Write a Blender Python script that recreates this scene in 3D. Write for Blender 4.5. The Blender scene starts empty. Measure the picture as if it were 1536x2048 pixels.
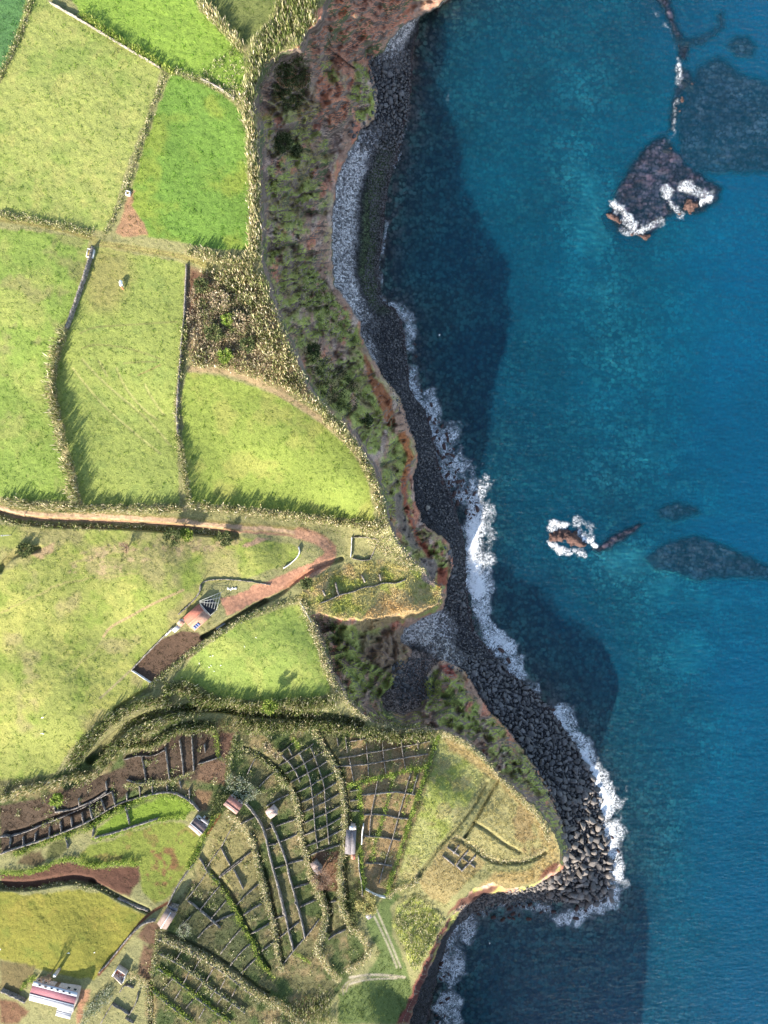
import bpy, math, random
import numpy as np
from mathutils import Vector
random.seed(7); rng = np.random.default_rng(7)
SC = bpy.context.scene
COL = SC.collection
# ------------------------------------------------------------------ camera, sky, sun, exposure
H = 171.0; S = 0.125; SEA = -50.0
cam = bpy.data.cameras.new('camera'); cam.angle = 2*math.atan(128/171.0); cam.clip_end = 20000; cam.clip_start = 1
co = bpy.data.objects.new('camera', cam); co.location = (0, 0, H); COL.objects.link(co); SC.camera = co
EL = math.radians(29.0); SX, SY = 0.53, 0.848           # shadows fall towards (SX, SY)
w = bpy.data.worlds.new('World'); SC.world = w; w.use_nodes = True
sk = w.node_tree.nodes.new('ShaderNodeTexSky'); sk.sky_type = 'NISHITA'; sk.sun_disc = False
sk.sun_elevation = EL; sk.sun_rotation = math.atan2(-SX, -SY)
bg = w.node_tree.nodes['Background']; bg.inputs['Strength'].default_value = 0.15
w.node_tree.links.new(sk.outputs[0], bg.inputs[0])
sl = bpy.data.lights.new('sun', 'SUN'); sl.energy = 4.8; sl.angle = math.radians(0.5); sl.color = (1, 0.94, 0.84)
so = bpy.data.objects.new('sun', sl); COL.objects.link(so)
so.rotation_euler = Vector((SX*math.cos(EL), SY*math.cos(EL), -math.sin(EL))).to_track_quat('-Z', 'Y').to_euler()
SC.view_settings.view_transform = 'Standard'; SC.view_settings.look = 'None'
SC.view_settings.exposure = 1.5; SC.view_settings.gamma = 1
SC.render.film_transparent = False
SC.cycles.max_bounces = 6; SC.cycles.transparent_max_bounces = 12
# ------------------------------------------------------------------ small helpers
FR = {'A': (0, 0, 3), 'B': (400, 0, 3), 'C': (0, 480, 3), 'D': (400, 480, 3), 'E': (0, 960, 3), 'F': (400, 960, 3),
      'G': (0, 1400, 3.4909), 'H': (380, 1400, 3.4909), 'I': (0, 1720, 3.4909), 'J': (300, 1720, 3.4909), 'K': (700, 1400, 2.56),
      'L': (850, 850, 3.4133), 'M': (1024, 0, 3), 'P': (0, 0, 1), 'N': (660, 1150, 5.12), 'O': (640, 1040, 5.908),
      'Q': (960, 1540, 4.8), 'R': (780, 780, 5.908), 'S': (370, 1580, 7.68), 'T': (330, 1150, 7.68), 'U': (580, 1640, 7.68),
      'V': (30, 1900, 6.144), 'X': (220, 1780, 8.533)}
def P(s):
    t = s.split(); ox, oy, k = FR['P']
    if t[0] in FR: ox, oy, k = FR[t[0]]; t = t[1:]
    return np.array([[float(a)/k+o for a, o in zip(p.split(','), (ox, oy))] for p in t])
def lean(p, h):
    """foot of something h metres tall whose top is seen at p"""
    return p+(np.array([768, 1024])-p)*(h/H)
def lin(c):
    c = np.array(c, float)/255
    return np.where(c <= .04045, c/12.92, ((c+.055)/1.055)**2.4)
KA = 0.46
def alb(c, k=KA):
    c = lin(c)*k; g_ = c@np.array((.3, .6, .1)); return (c*.93+g_*.07)*np.array((1.07, .99, .86 if c[0] > c[1]*1.15 else .95))
TN = rng.random((256, 256)).astype(np.float32)
def vn(x, y, sc, sd=0):
    x = x/sc+sd*17.3; y = y/sc+sd*9.1
    xi = np.floor(x).astype(np.int64); yi = np.floor(y).astype(np.int64)
    fx = x-xi; fy = y-yi; fx = fx*fx*(3-2*fx); fy = fy*fy*(3-2*fy)
    a = TN[xi & 255, yi & 255]; b = TN[(xi+1) & 255, yi & 255]; c = TN[xi & 255, (yi+1) & 255]; d = TN[(xi+1) & 255, (yi+1) & 255]
    return ((a*(1-fx)+b*fx)*(1-fy)+(c*(1-fx)+d*fx)*fy).astype(np.float32)
def fbm(x, y, sc, o=4, sd=0):
    r = 0; a = .5; t = 0
    for i in range(o): r = r+a*vn(x, y, sc/2**i, sd+i*3); t += a; a *= .55
    return r/t
def sst(a, b, x): t = np.clip((x-a)/(b-a), 0, 1); return t*t*(3-2*t)
# ------------------------------------------------------------------ terrain grid (u right, v down, eighth-metre units at plateau level)
gu = np.concatenate([[-24000, -8000, -3500, -2000], np.arange(-1200, -40, 24), np.arange(-40, 1250, 2), np.arange(1250, 1580, 3), np.arange(1580, 2400, 40), [3200, 5000, 9000, 26000]]).astype(np.float32)
gv = np.concatenate([[-24000, -8000, -3500, -1800], np.arange(-800, -300, 20), np.arange(-300, -40, 5), np.arange(-40, 2090, 2), np.arange(2090, 3300, 20), [4200, 8000, 26000]]).astype(np.float32)
U, V = np.meshgrid(gu, gv); NV, NU = U.shape
def win(lo, hi):
    return (slice(max(0, np.searchsorted(gv, lo[1])-1), np.searchsorted(gv, hi[1])+1), slice(max(0, np.searchsorted(gu, lo[0])-1), np.searchsorted(gu, hi[0])+1))
def seg_dist(x, y, p, want_t=False):
    d = np.full(x.shape, 1e9, np.float32); T = np.zeros(x.shape, np.float32); L = 0
    for a, b in zip(p[:-1], p[1:]):
        ab = b-a; l2 = float(ab@ab)+1e-9; l = math.sqrt(l2)
        t = np.clip(((x-a[0])*ab[0]+(y-a[1])*ab[1])/l2, 0, 1)
        q = (x-a[0]-t*ab[0])**2+(y-a[1]-t*ab[1])**2
        m = q < d; d = np.where(m, q, d); T = np.where(m, L+t*l, T); L += l
    return (np.sqrt(d), T/max(L, 1e-6)) if want_t else np.sqrt(d)
def inside(x, y, p):
    c = np.zeros(x.shape, bool); n = len(p)
    for i in range(n):
        x1, y1 = p[i]; x2, y2 = p[(i+1) % n]
        if y1 == y2: continue
        c ^= ((y1 > y) != (y2 > y)) & (x < (x2-x1)*(y-y1)/(y2-y1)+x1)
    return c
def smooth(p, n=2):
    for _ in range(n):
        q = [p[0]]
        for a, b in zip(p[:-1], p[1:]): q += [a*.75+b*.25, a*.25+b*.75]
        q.append(p[-1]); p = np.array(q)
    return p
WU = U+(fbm(U, V, 14, 3, 1)-.5)*9; WV = V+(fbm(U, V, 14, 3, 2)-.5)*9      # ragged edges
def polyf(p, f=3, rag=True):
    """soft mask of a polygon, as (window, values)"""
    w_ = win(p.min(0)-f-8, p.max(0)+f+8); x = (WU if rag else U)[w_]; y = (WV if rag else V)[w_]
    d = seg_dist(x, y, np.vstack([p, p[:1]])); i = inside(x, y, p)
    return w_, sst(-f, f, np.where(i, d, -d))
def linef(p, hw, f=2, rag=False):
    w_ = win(p.min(0)-hw-f-8, p.max(0)+hw+f+8); x = (WU if rag else U)[w_]; y = (WV if rag else V)[w_]
    return w_, 1-sst(hw-f, hw+f, seg_dist(x, y, p))
def shep(pts, x, y, pw=3):
    num = 0; den = 0
    for a, b, z in pts:
        k = 1/(((x-a)**2+(y-b)**2+900.)**(pw/2)); num = num+k*z; den = den+k
    return num/den
TOP = P('P 660,-900 655,-100 650,0 640,40 612,62 598,95 560,105 530,130 512,170 505,220 512,270 518,340 520,420 524,520 535,560 548,620 575,680 600,740 620,785 652,818 690,850 720,890 745,930 765,985 777,1040 792,1085 815,1115 845,1138 858,1160 880,1172 884,1195 870,1212 820,1222 770,1232 720,1238 680,1234 640,1225 622,1232 632,1270 648,1310 664,1350 690,1395 722,1425 752,1446 800,1458 850,1458 885,1458 930,1482 972,1522 1000,1552 1045,1590 1085,1628 1108,1665 1120,1700 1121,1728 1098,1745 1083,1760 1052,1776 1010,1778 984,1766 950,1775 925,1800 905,1828 890,1850 870,1890 850,1930 830,1980 815,2020 800,2060 780,2200 860,2290 1000,2370 1060,2500 1085,2650 1085,3100 1085,26000')
FOOT = P('P 1400,-900 960,-300 905,-60 893,-5 860,22 835,34 800,55 780,80 765,105 738,118 748,160 757,200 748,238 722,262 703,295 684,330 670,370 666,430 664,520 668,570 692,600 716,640 727,690 746,720 772,760 802,800 817,850 832,890 836,920 824,960 829,1000 843,1045 872,1066 899,1086 908,1115 900,1150 892,1172 892,1200 882,1220 840,1237 808,1258 800,1285 822,1302 818,1320 800,1342 785,1368 762,1392 772,1422 806,1432 838,1414 852,1392 848,1362 862,1335 882,1318 925,1340 952,1376 972,1418 1012,1456 1052,1508 1086,1556 1112,1606 1128,1658 1137,1700 1128,1738 1104,1753 1078,1768 1044,1783 1005,1786 965,1790 934,1812 908,1842 888,1872 862,1930 838,1985 825,2030 812,2065 800,2200 875,2270 1015,2350 1085,2490 1110,2650 1110,3100 1110,26000')
SHORE = P('P 1500,-900 1100,-300 925,-60 905,-8 878,15 840,36 828,100 822,180 814,240 800,290 787,340 773,400 767,470 757,540 762,600 795,618 808,660 815,720 820,780 850,820 870,880 880,940 902,990 922,1050 930,1100 932,1180 948,1260 982,1300 1028,1350 1082,1400 1128,1450 1163,1510 1192,1560 1203,1620 1213,1680 1222,1740 1217,1790 1180,1812 1120,1802 1060,1796 1000,1806 950,1822 912,1850 895,1880 882,1920 872,1965 862,2010 850,2060 830,2200 900,2260 1030,2335 1110,2480 1140,2650 1140,3100 1140,26000')
def close(p): return np.vstack([[-30000, p[0][1]-25000], p[0]+[0, -25000], p, [-30000, 26000]])
WW = win((560, -60), (1300, 3300))
def reg(p):
    d = seg_dist(WU, WV, p[:-1]); return d, inside(WU, WV, close(p))
dT, iT = reg(TOP); dF, iF = reg(FOOT); dS, iS = reg(SHORE); iF |= iT; iS |= iF
ZL = shep([(100, 100, 1), (300, 300, 0), (500, 200, 1), (500, 450, 0), (650, 0, 2), (100, 600, 0), (350, 700, -1), (560, 650, -1), (560, 850, -3), (100, 900, -2), (700, 950, -6), (300, 950, -3), (775, 1045, -9),
 (50, 1150, -2), (300, 1150, -3), (500, 1120, -6), (620, 1110, -9), (100, 1400, -3), (450, 1250, -6), (560, 1300, -9), (640, 1380, -12), (620, 1180, -10), (700, 1170, -15), (720, 1120, -15), (790, 1140, -22), (790, 1200, -25), (860, 1170, -33), (882, 1190, -37),
 (300, 1450, -6), (500, 1430, -12), (700, 1440, -19), (800, 1470, -23), (900, 1480, -24), (980, 1540, -24), (1100, 1700, -23), (1050, 1760, -23), (950, 1760, -23), (880, 1850, -26), (820, 2000, -30),
 (450, 1600, -11), (600, 1600, -14), (700, 1600, -17), (850, 1600, -19), (850, 1720, -20), (700, 1800, -18), (600, 1900, -17), (450, 1850, -13), (300, 1900, -10), (100, 1900, -7), (100, 1700, -8), (100, 1560, -6), (700, 2020, -22),
 (500, 2040, -15), (850, 2300, -13), (980, 2420, -7), (1050, 2600, -2), (700, 2600, -5), (200, 2400, -5), (-300, 1000, 3), (-300, 200, 4), (-300, 1800, 0), (400, -300, 5)], U, V)
ZF = shep([(780, 1400, -39), (850, 1330, -42), (905, 1240, -46.5), (700, 300, -46), (750, 900, -46), (1000, 1450, -46), (1100, 1650, -46), (950, 1790, -46), (850, 2000, -46.5), (700, 1330, -41)], U, V)
Z = ZL.copy()
CARVE = [(P('P 0,1023 40,1034 100,1041 200,1042 300,1048 400,1056 470,1064')+[0, 5], 8, 1.6), (P('T 590,950 800,820 1000,700 1250,570 1500,420 1536,400'), 5, 2.2),
 (P('P 180,1520 250,1450 330,1420 420,1412 500,1425 580,1430 660,1432 720,1446'), 8, 2.2), (P('K 540,708 620,745 720,825 800,835 900,828 960,805 1000,780'), 4, .8),
 (P('K 590,700 650,600 760,408'), 3, 1.5), (P('K 350,900 440,770 540,660 640,540 700,420'), 3, .9), (P('K 640,630 720,680 780,730 870,780'), 3, .8),
 (P('E 700,1380 830,1290 900,1260'), 5, 1.2), (P('G 0,1290 200,1300 500,1240 640,1270'), 9, 1.5), (P('G 640,1270 820,1370 1030,1470'), 5, 1.2),
 (P('I 1050,860 1060,1000 1060,1145'), 4, 1.5), (P('E 0,540 60,460 130,430 230,410'), 6, 1.3), (P('F 20,945 130,880 300,770 480,690 560,610 700,520 850,470'), 4, 1.3)]
for s_ in ('H 880,180 930,280 990,380 1040,470 1080,560 1095,650 1110,750 1115,850 1110,950 1100,1050 1075,1150 1080,1250 1090,1350 1095,1450', 'H 730,620 770,700 785,800 790,900 810,1000 840,1100 870,1200 920,1300 960,1400 985,1490', 'H 370,335 450,360 545,415 620,480 680,560', 'H 440,920 475,1020 490,1100 510,1200 540,1300 560,1400 590,1500', 'J 800,60 835,200 850,300 880,400 900,500 905,600 930,700', 'J 430,80 510,160 570,240 620,330 650,410 690,490 750,570 775,670 830,750', 'J 130,520 240,565 370,625 490,695 600,770 720,870 820,930',
    'G 60,935 180,905 290,855 380,822 480,780 560,742 640,702 720,652 780,622', 'G 500,790 620,740 740,680', 'G 650,850 740,780 880,715 980,670', 'J 1150,80 1200,180 1250,290 1265,400 1255,490', 'G 870,300 950,300 1040,310 1100,270 1170,210 1280,170 1400,160'):
    CARVE.append((P(s_), 5, 1.1))
for p, hw, dep in CARVE:
    w_, m = linef(smooth(p), hw, 3); Z[w_] -= m*dep
land_rag = (fbm(U, V, 40, 4, 3)-.5)*.6+(fbm(U, V, 6, 3, 4)-.5)*.22
Z += land_rag
# terraces: small steps in the fan of walled plots
cw = ~iT & iF
t = dT/(dT+dF+1e-6)
rid = np.abs(fbm(U+V*.25, V*1.7, 34, 5, 5)-.5)*2; rid2 = fbm(U, V, 12, 4, 6)
pt = np.clip(t+(fbm(U, V, 50, 3, 8)-.5)*.35*t*(1-t)*4, 0, 1)
pt = np.clip(.18*sst(0, .08, pt)+.82*(pt*.75+.25*(np.floor(pt*4+rid2*.8)+sst(.55, 1, (pt*4+rid2*.8) % 1))/4.6), 0, 1)
zc = ZL*(1-pt)+ZF*pt
wid = np.clip((dT+dF)/60, 0, 1)
w_ = win((480, -300), (1240, 2500)); dd_, Tp = seg_dist(U[w_], V[w_], TOP, True); Tp = Tp*float(np.linalg.norm(np.diff(TOP, axis=0), axis=1).sum()); gul = np.zeros_like(Z); tt = t[w_]
gul[w_] = np.abs(vn(Tp+(vn(U[w_], V[w_], 25, 3)-.5)*22, tt*60, 26, 4)-.5)*2*.65+np.abs(vn(Tp+(vn(U[w_], V[w_], 12, 5)-.5)*14, tt*40, 11, 6)-.5)*2*.35
zc += (gul-.4)*7.5*np.clip((dT+dF)/60, 0, 1)*sst(0, .15, t)*sst(0, .15, 1-t)
zc += (-(rid-.3)*4+(rid2-.5)*5+(fbm(U, V, 5, 3, 9)-.5)*1.2)*wid*sst(0, .2, t)*sst(0, .15, 1-t)
Z = np.where(cw, zc, Z)
bw = ~iF & iS; tb = dF/(dF+dS+1e-6)
Z = np.where(bw, ZF*(1-tb)+(SEA+.1)*tb+(fbm(U, V, 5, 3, 10)-.5)*.6, Z)
sw = ~iS
dep = 0.2+1.8*(1-np.exp(-dS/50))+3.4*(1-np.exp(-dS/330))+2.5*sst(1250, 1500, U)+(fbm(U, V, 90, 4, 11)-.5)*2.4*sst(0, 150, dS)+(fbm(U, V, 7, 3, 12)-.5)*.5*sst(0, 30, dS)
REEF = [(P('P 1365,180 1400,130 1440,110 1480,145 1540,165 1620,200 1620,345 1480,347 1430,348 1390,340 1362,310 1352,270 1356,220'), 2.2, 9), (P('P 1455,92 1470,74 1495,72 1512,90 1505,112 1475,116'), 2.3, 6),
 (P('P 1332,270 1300,280 1262,330 1228,390 1219,430 1235,465 1290,476 1320,455 1335,432 1400,427 1440,402 1445,377 1402,347 1375,330 1352,300'), .8, 6), (P('P 1312,1022 1330,1010 1358,1005 1385,1012 1400,1024 1375,1036 1345,1042 1320,1036'), 2.0, 5),
 (P('P 1288,1118 1330,1085 1390,1070 1440,1085 1490,1110 1540,1132 1620,1150 1600,1175 1536,1158 1450,1157 1400,1162 1350,1145 1310,1138'), 1.9, 5), (P('P 1185,1098 1230,1068 1278,1044 1286,1052 1242,1085 1200,1108'), .5, 3),
 (P('P 1300,-40 1318,10 1335,40 1350,80 1358,120 1372,125 1380,90 1360,60 1345,20 1330,-40'), .7, 4), (P('P 1350,75 1400,72 1440,50 1430,25 1445,20 1450,55 1405,90 1360,92'), 2.2, 5), (P('P 1352,130 1378,140 1388,170 1366,176 1350,260 1336,262 1345,200 1352,170'), 1.2, 4)]
reefm = np.zeros_like(Z)
for p, d0, f in REEF:
    w_, m = polyf(p, f+3); m = np.clip(m*1.25-.5*(fbm(U[w_], V[w_], 16, 4, 22)-.35)*(m < .95), 0, 1); dep[w_] = dep[w_]*(1-m)+(d0+(fbm(U[w_], V[w_], 10, 3, 20)-.5)*1.1)*m; reefm[w_] = np.maximum(reefm[w_], m)
dep = np.maximum(dep, .12)
Z = np.where(sw, SEA-dep, Z)
DEP = np.where(sw, dep, 0.05)
# ------------------------------------------------------------------ what the ground is made of: albedo per vertex
C = np.empty(U.shape+(3,), np.float32); C[:] = alb((172, 172, 112))
BAND = np.zeros_like(Z)
def paint(p, c, f=3, k=KA, amt=1, rag=True):
    w_, m = polyf(p, f, rag); m = (m*amt)[..., None]; C[w_] = C[w_]*(1-m)+alb(c, k)*m
def pline(p, hw, c, f=2, k=KA, amt=1, rag=False):
    w_, m = linef(smooth(p), hw, f, rag); m = (m*amt)[..., None]; C[w_] = C[w_]*(1-m)+alb(c, k)*m
def mott(p, c, sc, lo, hi, f=4, amt=.8, sd=30, k=KA):
    w_, m = polyf(p, f); n = sst(lo, hi, fbm(U[w_], V[w_], sc, 4, sd)); m = (m*n*amt)[..., None]; C[w_] = C[w_]*(1-m)+alb(c, k)*m
F2 = P('P 68,-40 95,2 200,62 322,132 318,160 290,240 255,330 228,420 208,462 0,420 -60,410 -60,200 0,165')
FIELDS = [
 (P('P -60,-60 58,-60 58,5 40,55 0,155 -60,200'), (98, 150, 82)), (F2, (178, 192, 98)),
 (P('P 110,-60 385,-60 395,5 440,45 488,100 488,185 440,175 345,140 260,95 170,45'), (152, 190, 66)), (P('P 400,-60 560,-60 545,30 495,90 455,50 405,5'), (128, 142, 74)),
 (P('P 342,145 400,158 450,190 480,220 490,260 495,340 498,420 497,500 430,498 370,486 240,462 262,380 300,260'), (126, 170, 62)),
 (P('P -60,452 60,462 178,478 165,560 118,680 98,780 110,860 130,940 148,1000 60,1000 -60,985'), (152, 182, 76)),
 (P('P 190,492 370,527 366,640 350,800 358,1008 165,1008 130,880 112,770 120,690 150,600'), (168, 186, 88)),
 (P('P 372,745 440,752 560,792 640,845 700,895 735,960 750,1045 640,1030 500,1015 385,1008 368,900 362,800'), (158, 180, 74)),
 (P('P -60,1045 60,1055 200,1058 340,1056 480,1075 590,1090 600,1112 560,1135 480,1160 410,1165 395,1200 365,1235 262,1340 300,1370 240,1420 140,1500 110,1545 60,1560 0,1570 -60,1575'), (172, 184, 88)),
 (P('P 600,1207 625,1250 645,1320 662,1385 640,1400 560,1408 430,1410 405,1375 340,1365 400,1300 480,1245'), (160, 186, 82)),
 (P('P -60,1775 60,1790 150,1780 200,1785 245,1810 292,1832 250,1890 190,1960 100,1945 0,1918 -60,1910'), (166, 166, 58)),
 (P('G 650,970 680,900 800,800 950,700 1100,655 1220,660 1330,720 1340,770 1290,830 1150,830 950,890 780,950'), (140, 172, 44)),
 (P('G 540,1110 620,1020 760,980 950,910 1150,850 1290,860 1400,960 1380,1060 1290,1200 1180,1370 1080,1430 1000,1330 960,1160 800,1150 620,1150'), (150, 166, 62)),
 (P('K 455,180 560,215 680,300 700,350 640,470 540,620 430,770 340,900 300,960 190,1010 230,850 300,650 370,430'), (196, 200, 122)),
 (P('K 755,410 850,500 960,600 1005,700 990,780 900,815 760,820 600,720 640,620'), (196, 190, 124)),
 (P('K 350,930 480,740 540,700 700,830 600,920 500,1040 430,1020 380,980'), (186, 172, 120)),
 (P('K 60,1040 150,1040 200,980 260,1000 210,1060 220,1200 300,1400 320,1480 250,1659 -60,1659 -60,1500 60,1450 150,1300 90,1180'), (122, 144, 76)),
]
for p, c in FIELDS: paint(p, c, 3)
for p, c, sc, lo, hi, a in [(F2, (150, 178, 78), 60, .45, .75, .7), (F2, (192, 196, 106), 25, .5, .7, .6), (FIELDS[4][0], (170, 182, 62), 70, .5, .7, .5), (FIELDS[5][0], (186, 196, 100), 60, .45, .7, .7), (FIELDS[5][0], (170, 160, 108), 45, .6, .75, .5),
   (FIELDS[6][0], (150, 176, 84), 30, .55, .7, .5), (FIELDS[7][0], (184, 186, 92), 50, .5, .7, .6), (FIELDS[8][0], (196, 200, 100), 60, .5, .7, .8), (FIELDS[8][0], (150, 176, 66), 40, .55, .75, .7), (FIELDS[8][0], (188, 178, 118), 80, .55, .7, .7),
   (FIELDS[9][0], (184, 196, 96), 40, .5, .7, .7), (FIELDS[10][0], (182, 172, 66), 30, .5, .7, .7), (FIELDS[10][0], (140, 156, 52), 35, .6, .75, .6), (FIELDS[13][0], (160, 178, 70), 60, .5, .65, .7), (FIELDS[13][0], (198, 186, 136), 30, .55, .7, .6), (FIELDS[14][0], (178, 152, 108), 60, .52, .62, .7), (FIELDS[12][0], (158, 124, 82), 18, .58, .7, .5)]:
    mott(p, c, sc, lo, hi, amt=a, sd=int(sc+c[0]))
paint(P('P 190,495 260,500 265,560 230,620 180,620 165,560'), (188, 172, 112), 22, amt=.55)
pline(P('C 480,560 560,520 760,510 1060,490'), 1.1, (150, 150, 88)); pline(P('C 490,650 560,625 700,635 850,670 960,715'), 1.1, (148, 148, 86)); pline(P('C 740,740 850,730 940,730'), 1, (150, 148, 90)); pline(P('C 830,810 900,780 960,750'), 1, (170, 150, 100))
for s in ('C 430,770 500,860 600,980 720,1090 850,1200 960,1285', 'C 490,720 560,800 700,930 830,1030 940,1140 1020,1240', 'C 590,730 640,820', 'C 695,770 730,860 800,960 880,1040 940,1080', 'C 865,870 900,940 980,1055'):
    pline(P(s), 2.2, (140, 152, 80), 1.5, amt=.6); pline(P(s)+[1.5, -1.5], 1.0, (214, 212, 132), 1)
pline(P('E 0,800 200,700 420,600 700,580 820,560'), 1.6, (196, 182, 124), 1.5, amt=.6, rag=True); pline(P('E 420,500 600,440 830,415'), 2, (206, 188, 140), 2, amt=.6, rag=True); pline(P('E 0,830 180,720 380,630'), 1.2, (140, 150, 76), 1.2, amt=.6, rag=True); pline(P('E 400,1180 600,1000 640,900'), 1.3, (200, 190, 128), 1.5, amt=.5, rag=True)
mott(P('E 380,460 700,380 1000,350 1300,330 1500,360 1300,430 900,480 600,600 420,580'), (214, 190, 148), 12, .5, .62, amt=.7, sd=66)
# soils and plots
TERR = P('P -60,1560 60,1560 140,1540 230,1480 330,1445 420,1440 560,1450 700,1450 800,1462 872,1465 880,1470 845,1600 790,1760 740,1790 700,1830 730,1900 700,1960 660,2000 560,2090 300,2090 290,2000 290,1900 330,1850 420,1700 430,1640 400,1600 330,1590 180,1650 60,1700 -60,1710')
paint(TERR, (128, 128, 82), 6)
mott(TERR, (178, 158, 116), 26, .48, .7, amt=.75, sd=41); mott(TERR, (84, 110, 50), 30, .45, .62, amt=.8, sd=44)
paint(P('K 0,140 410,175 400,290 390,350 220,960 200,990 80,1000 60,700 40,440 -30,430'), (190, 162, 120), 6, amt=.85)
mott(P('K 0,140 410,175 400,290 390,350 220,960 200,990 80,1000 60,700 40,440 -30,430'), (122, 138, 66), 14, .55, .7, amt=.6, sd=48)
paint(P('S 560,400 900,560 1040,850 1180,1300 1250,1536 300,1536 100,1250 250,950'), (176, 166, 106), 8, amt=.7); paint(P('J 130,300 500,180 640,480 820,780 640,800 400,640 250,560'), (92, 100, 64), 8, amt=.7)  # second patch: shade over the lower plots painted in as darker green
for s, c in [('G 0,730 250,690 480,610 700,520 860,470 870,460 880,450 860,400 1180,250 1320,210 1500,210 1530,420 1536,560 1390,560 1200,560 900,640 720,780 360,960 40,1060 0,1080', (100, 84, 70)), ('G 0,1210 200,1200 420,1130 520,1130 760,1170 960,1150 980,1260 900,1370 700,1300 560,1260 300,1300 100,1330 0,1290', (120, 84, 68)),
             ('G 1320,640 1400,620 1480,640 1440,770 1380,770', (150, 122, 92)), ('X 460,790 640,560 800,570 870,650 800,800 760,1000 640,930', (140, 110, 88)), ('X 560,930 740,1010 760,1100 690,1536 430,1536 500,1200', (140, 112, 88)),
             ('H 900,1050 1040,1060 1050,1200 1040,1330 940,1340 850,1090', (140, 108, 84)), ('H 60,450 260,420 240,600 60,560', (142, 114, 92)), ('H 200,220 320,230 260,410 200,400', (130, 100, 84)),
             ('V 780,470 930,490 860,690 800,900 750,900', (206, 156, 124)), ('I 0,960 130,1000 200,1060 120,1145 0,1145', (150, 112, 84)), ('I 0,700 250,740 240,820 130,960 0,920', (140, 128, 84)),
             ('G 120,1140 160,1080 290,1050 310,1120 260,1170', (118, 104, 74)), ('G 320,1110 340,1020 440,960 470,1040 380,1120', (110, 116, 62))]:
    paint(P(s), c, 4)
mott(P('G 1050,1050 1200,1020 1250,1150 1150,1300 1000,1250'), (150, 100, 74), 16, .45, .6, amt=.8)
paint(P('E 1090,905 1190,915 1225,960 1180,1040 900,1215 785,1135 850,1070 960,960'), (114, 92, 76), 1.5, rag=False)
tr1 = P('P -60,1008 0,1014 40,1026 100,1032 200,1032 300,1038 400,1046 480,1055 560,1060 620,1068 652,1083 662,1102 645,1125 600,1148 555,1172 510,1195')
TRK = np.zeros_like(Z)
def trk(p, hw):
    w_, m = linef(smooth(p), hw, 1.5, True); TRK[w_] = np.maximum(TRK[w_], m)
trk(tr1, 5); trk(tr1+[0, 9], 3.2); pline(tr1, 9, (168, 158, 92), 3); pline(tr1, 4.5, (218, 184, 152), 2, rag=True); pline(tr1+[0, 9], 2.4, (190, 148, 122), 2, rag=True)
pline(P('P 600,1066 640,1078 664,1100 655,1125 610,1150'), 12, (206, 160, 132), 3)
p = P('P 440,1198 470,1188 535,1162 600,1135 650,1110 672,1090 668,1120 630,1148 560,1180 510,1205 455,1232 447,1215'); paint(p, (208, 154, 126), 2); w_, m = polyf(p, 2); TRK[w_] = np.maximum(TRK[w_], m)
for s in ('P 190,486 250,494 320,505 380,516 420,535', 'P 0,438 60,446 120,456 190,478'):
    pline(P(s), 6, (186, 182, 104), 3); pline(P(s)+[0, 3], 1, (140, 122, 78), 1, amt=.7); pline(P(s)-[0, 3], 1, (140, 122, 78), 1, amt=.7)
for s, c, hw in [('E 620,940 660,880 780,820 900,750 1100,660', (200, 180, 132), 2.5), ('E 600,1310 700,1220 780,1145', (196, 186, 130), 2), ('I 1170,300 1030,380 930,500 820,640 690,800', (140, 92, 66), 3), ('G 1536,800 1440,950', (150, 100, 60), 2.5),
                 ('K 130,1060 200,1220 260,1370', (214, 206, 176), 1.5), ('K 110,1080 180,1220 240,1370', (214, 206, 176), 1.5), ('K 0,1420 100,1405 200,1410 280,1420', (222, 212, 184), 2.2), ('K 0,1455 80,1430 240,1425', (222, 212, 184), 1.5),
                 ('J 1350,940 1340,880 1430,820 1536,800', (186, 178, 150), 1.2), ('J 1370,920 1380,870 1450,830 1536,820', (186, 178, 150), 1.2)]:
    pline(P(s), hw, c, 1.2)
paint(P('A 790,1140 810,1150 790,1230 870,1340 890,1410 740,1415 690,1390 730,1300 770,1180'), (192, 152, 118), 3)
paint(P('E 230,420 330,375 320,430 250,470 180,450'), (214, 186, 142), 3); paint(P('F 255,390 350,345 420,350 280,405'), (212, 176, 146), 2)
TONG = P('P 590,1200 640,1150 700,1128 760,1120 850,1140 885,1175 885,1215 830,1222 760,1235 690,1240 640,1228 610,1220')
paint(TONG, (196, 190, 118), 4); mott(TONG, (218, 196, 148), 20, .45, .65, amt=.8, sd=60); mott(TONG, (168, 186, 78), 26, .5, .65, amt=.7, sd=61)
paint(P('P 372,530 420,545 500,540 540,600 600,745 640,810 560,780 470,742 385,735 372,700'), (176, 156, 120), 5); paint(P('P 380,540 430,560 400,620 378,660'), (130, 96, 78), 6)
pline(P('P 380,738 450,740 540,775 640,835 700,885 740,945 762,1010 770,1050'), 6, (200, 178, 138), 3)
paint(P('P 880,1460 960,1512 1050,1592 1105,1665 1122,1715 1090,1760 1010,1782 960,1770 990,1745 1060,1740 1095,1700 1060,1630 990,1560 900,1500'), (204, 184, 126), 5)
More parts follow.
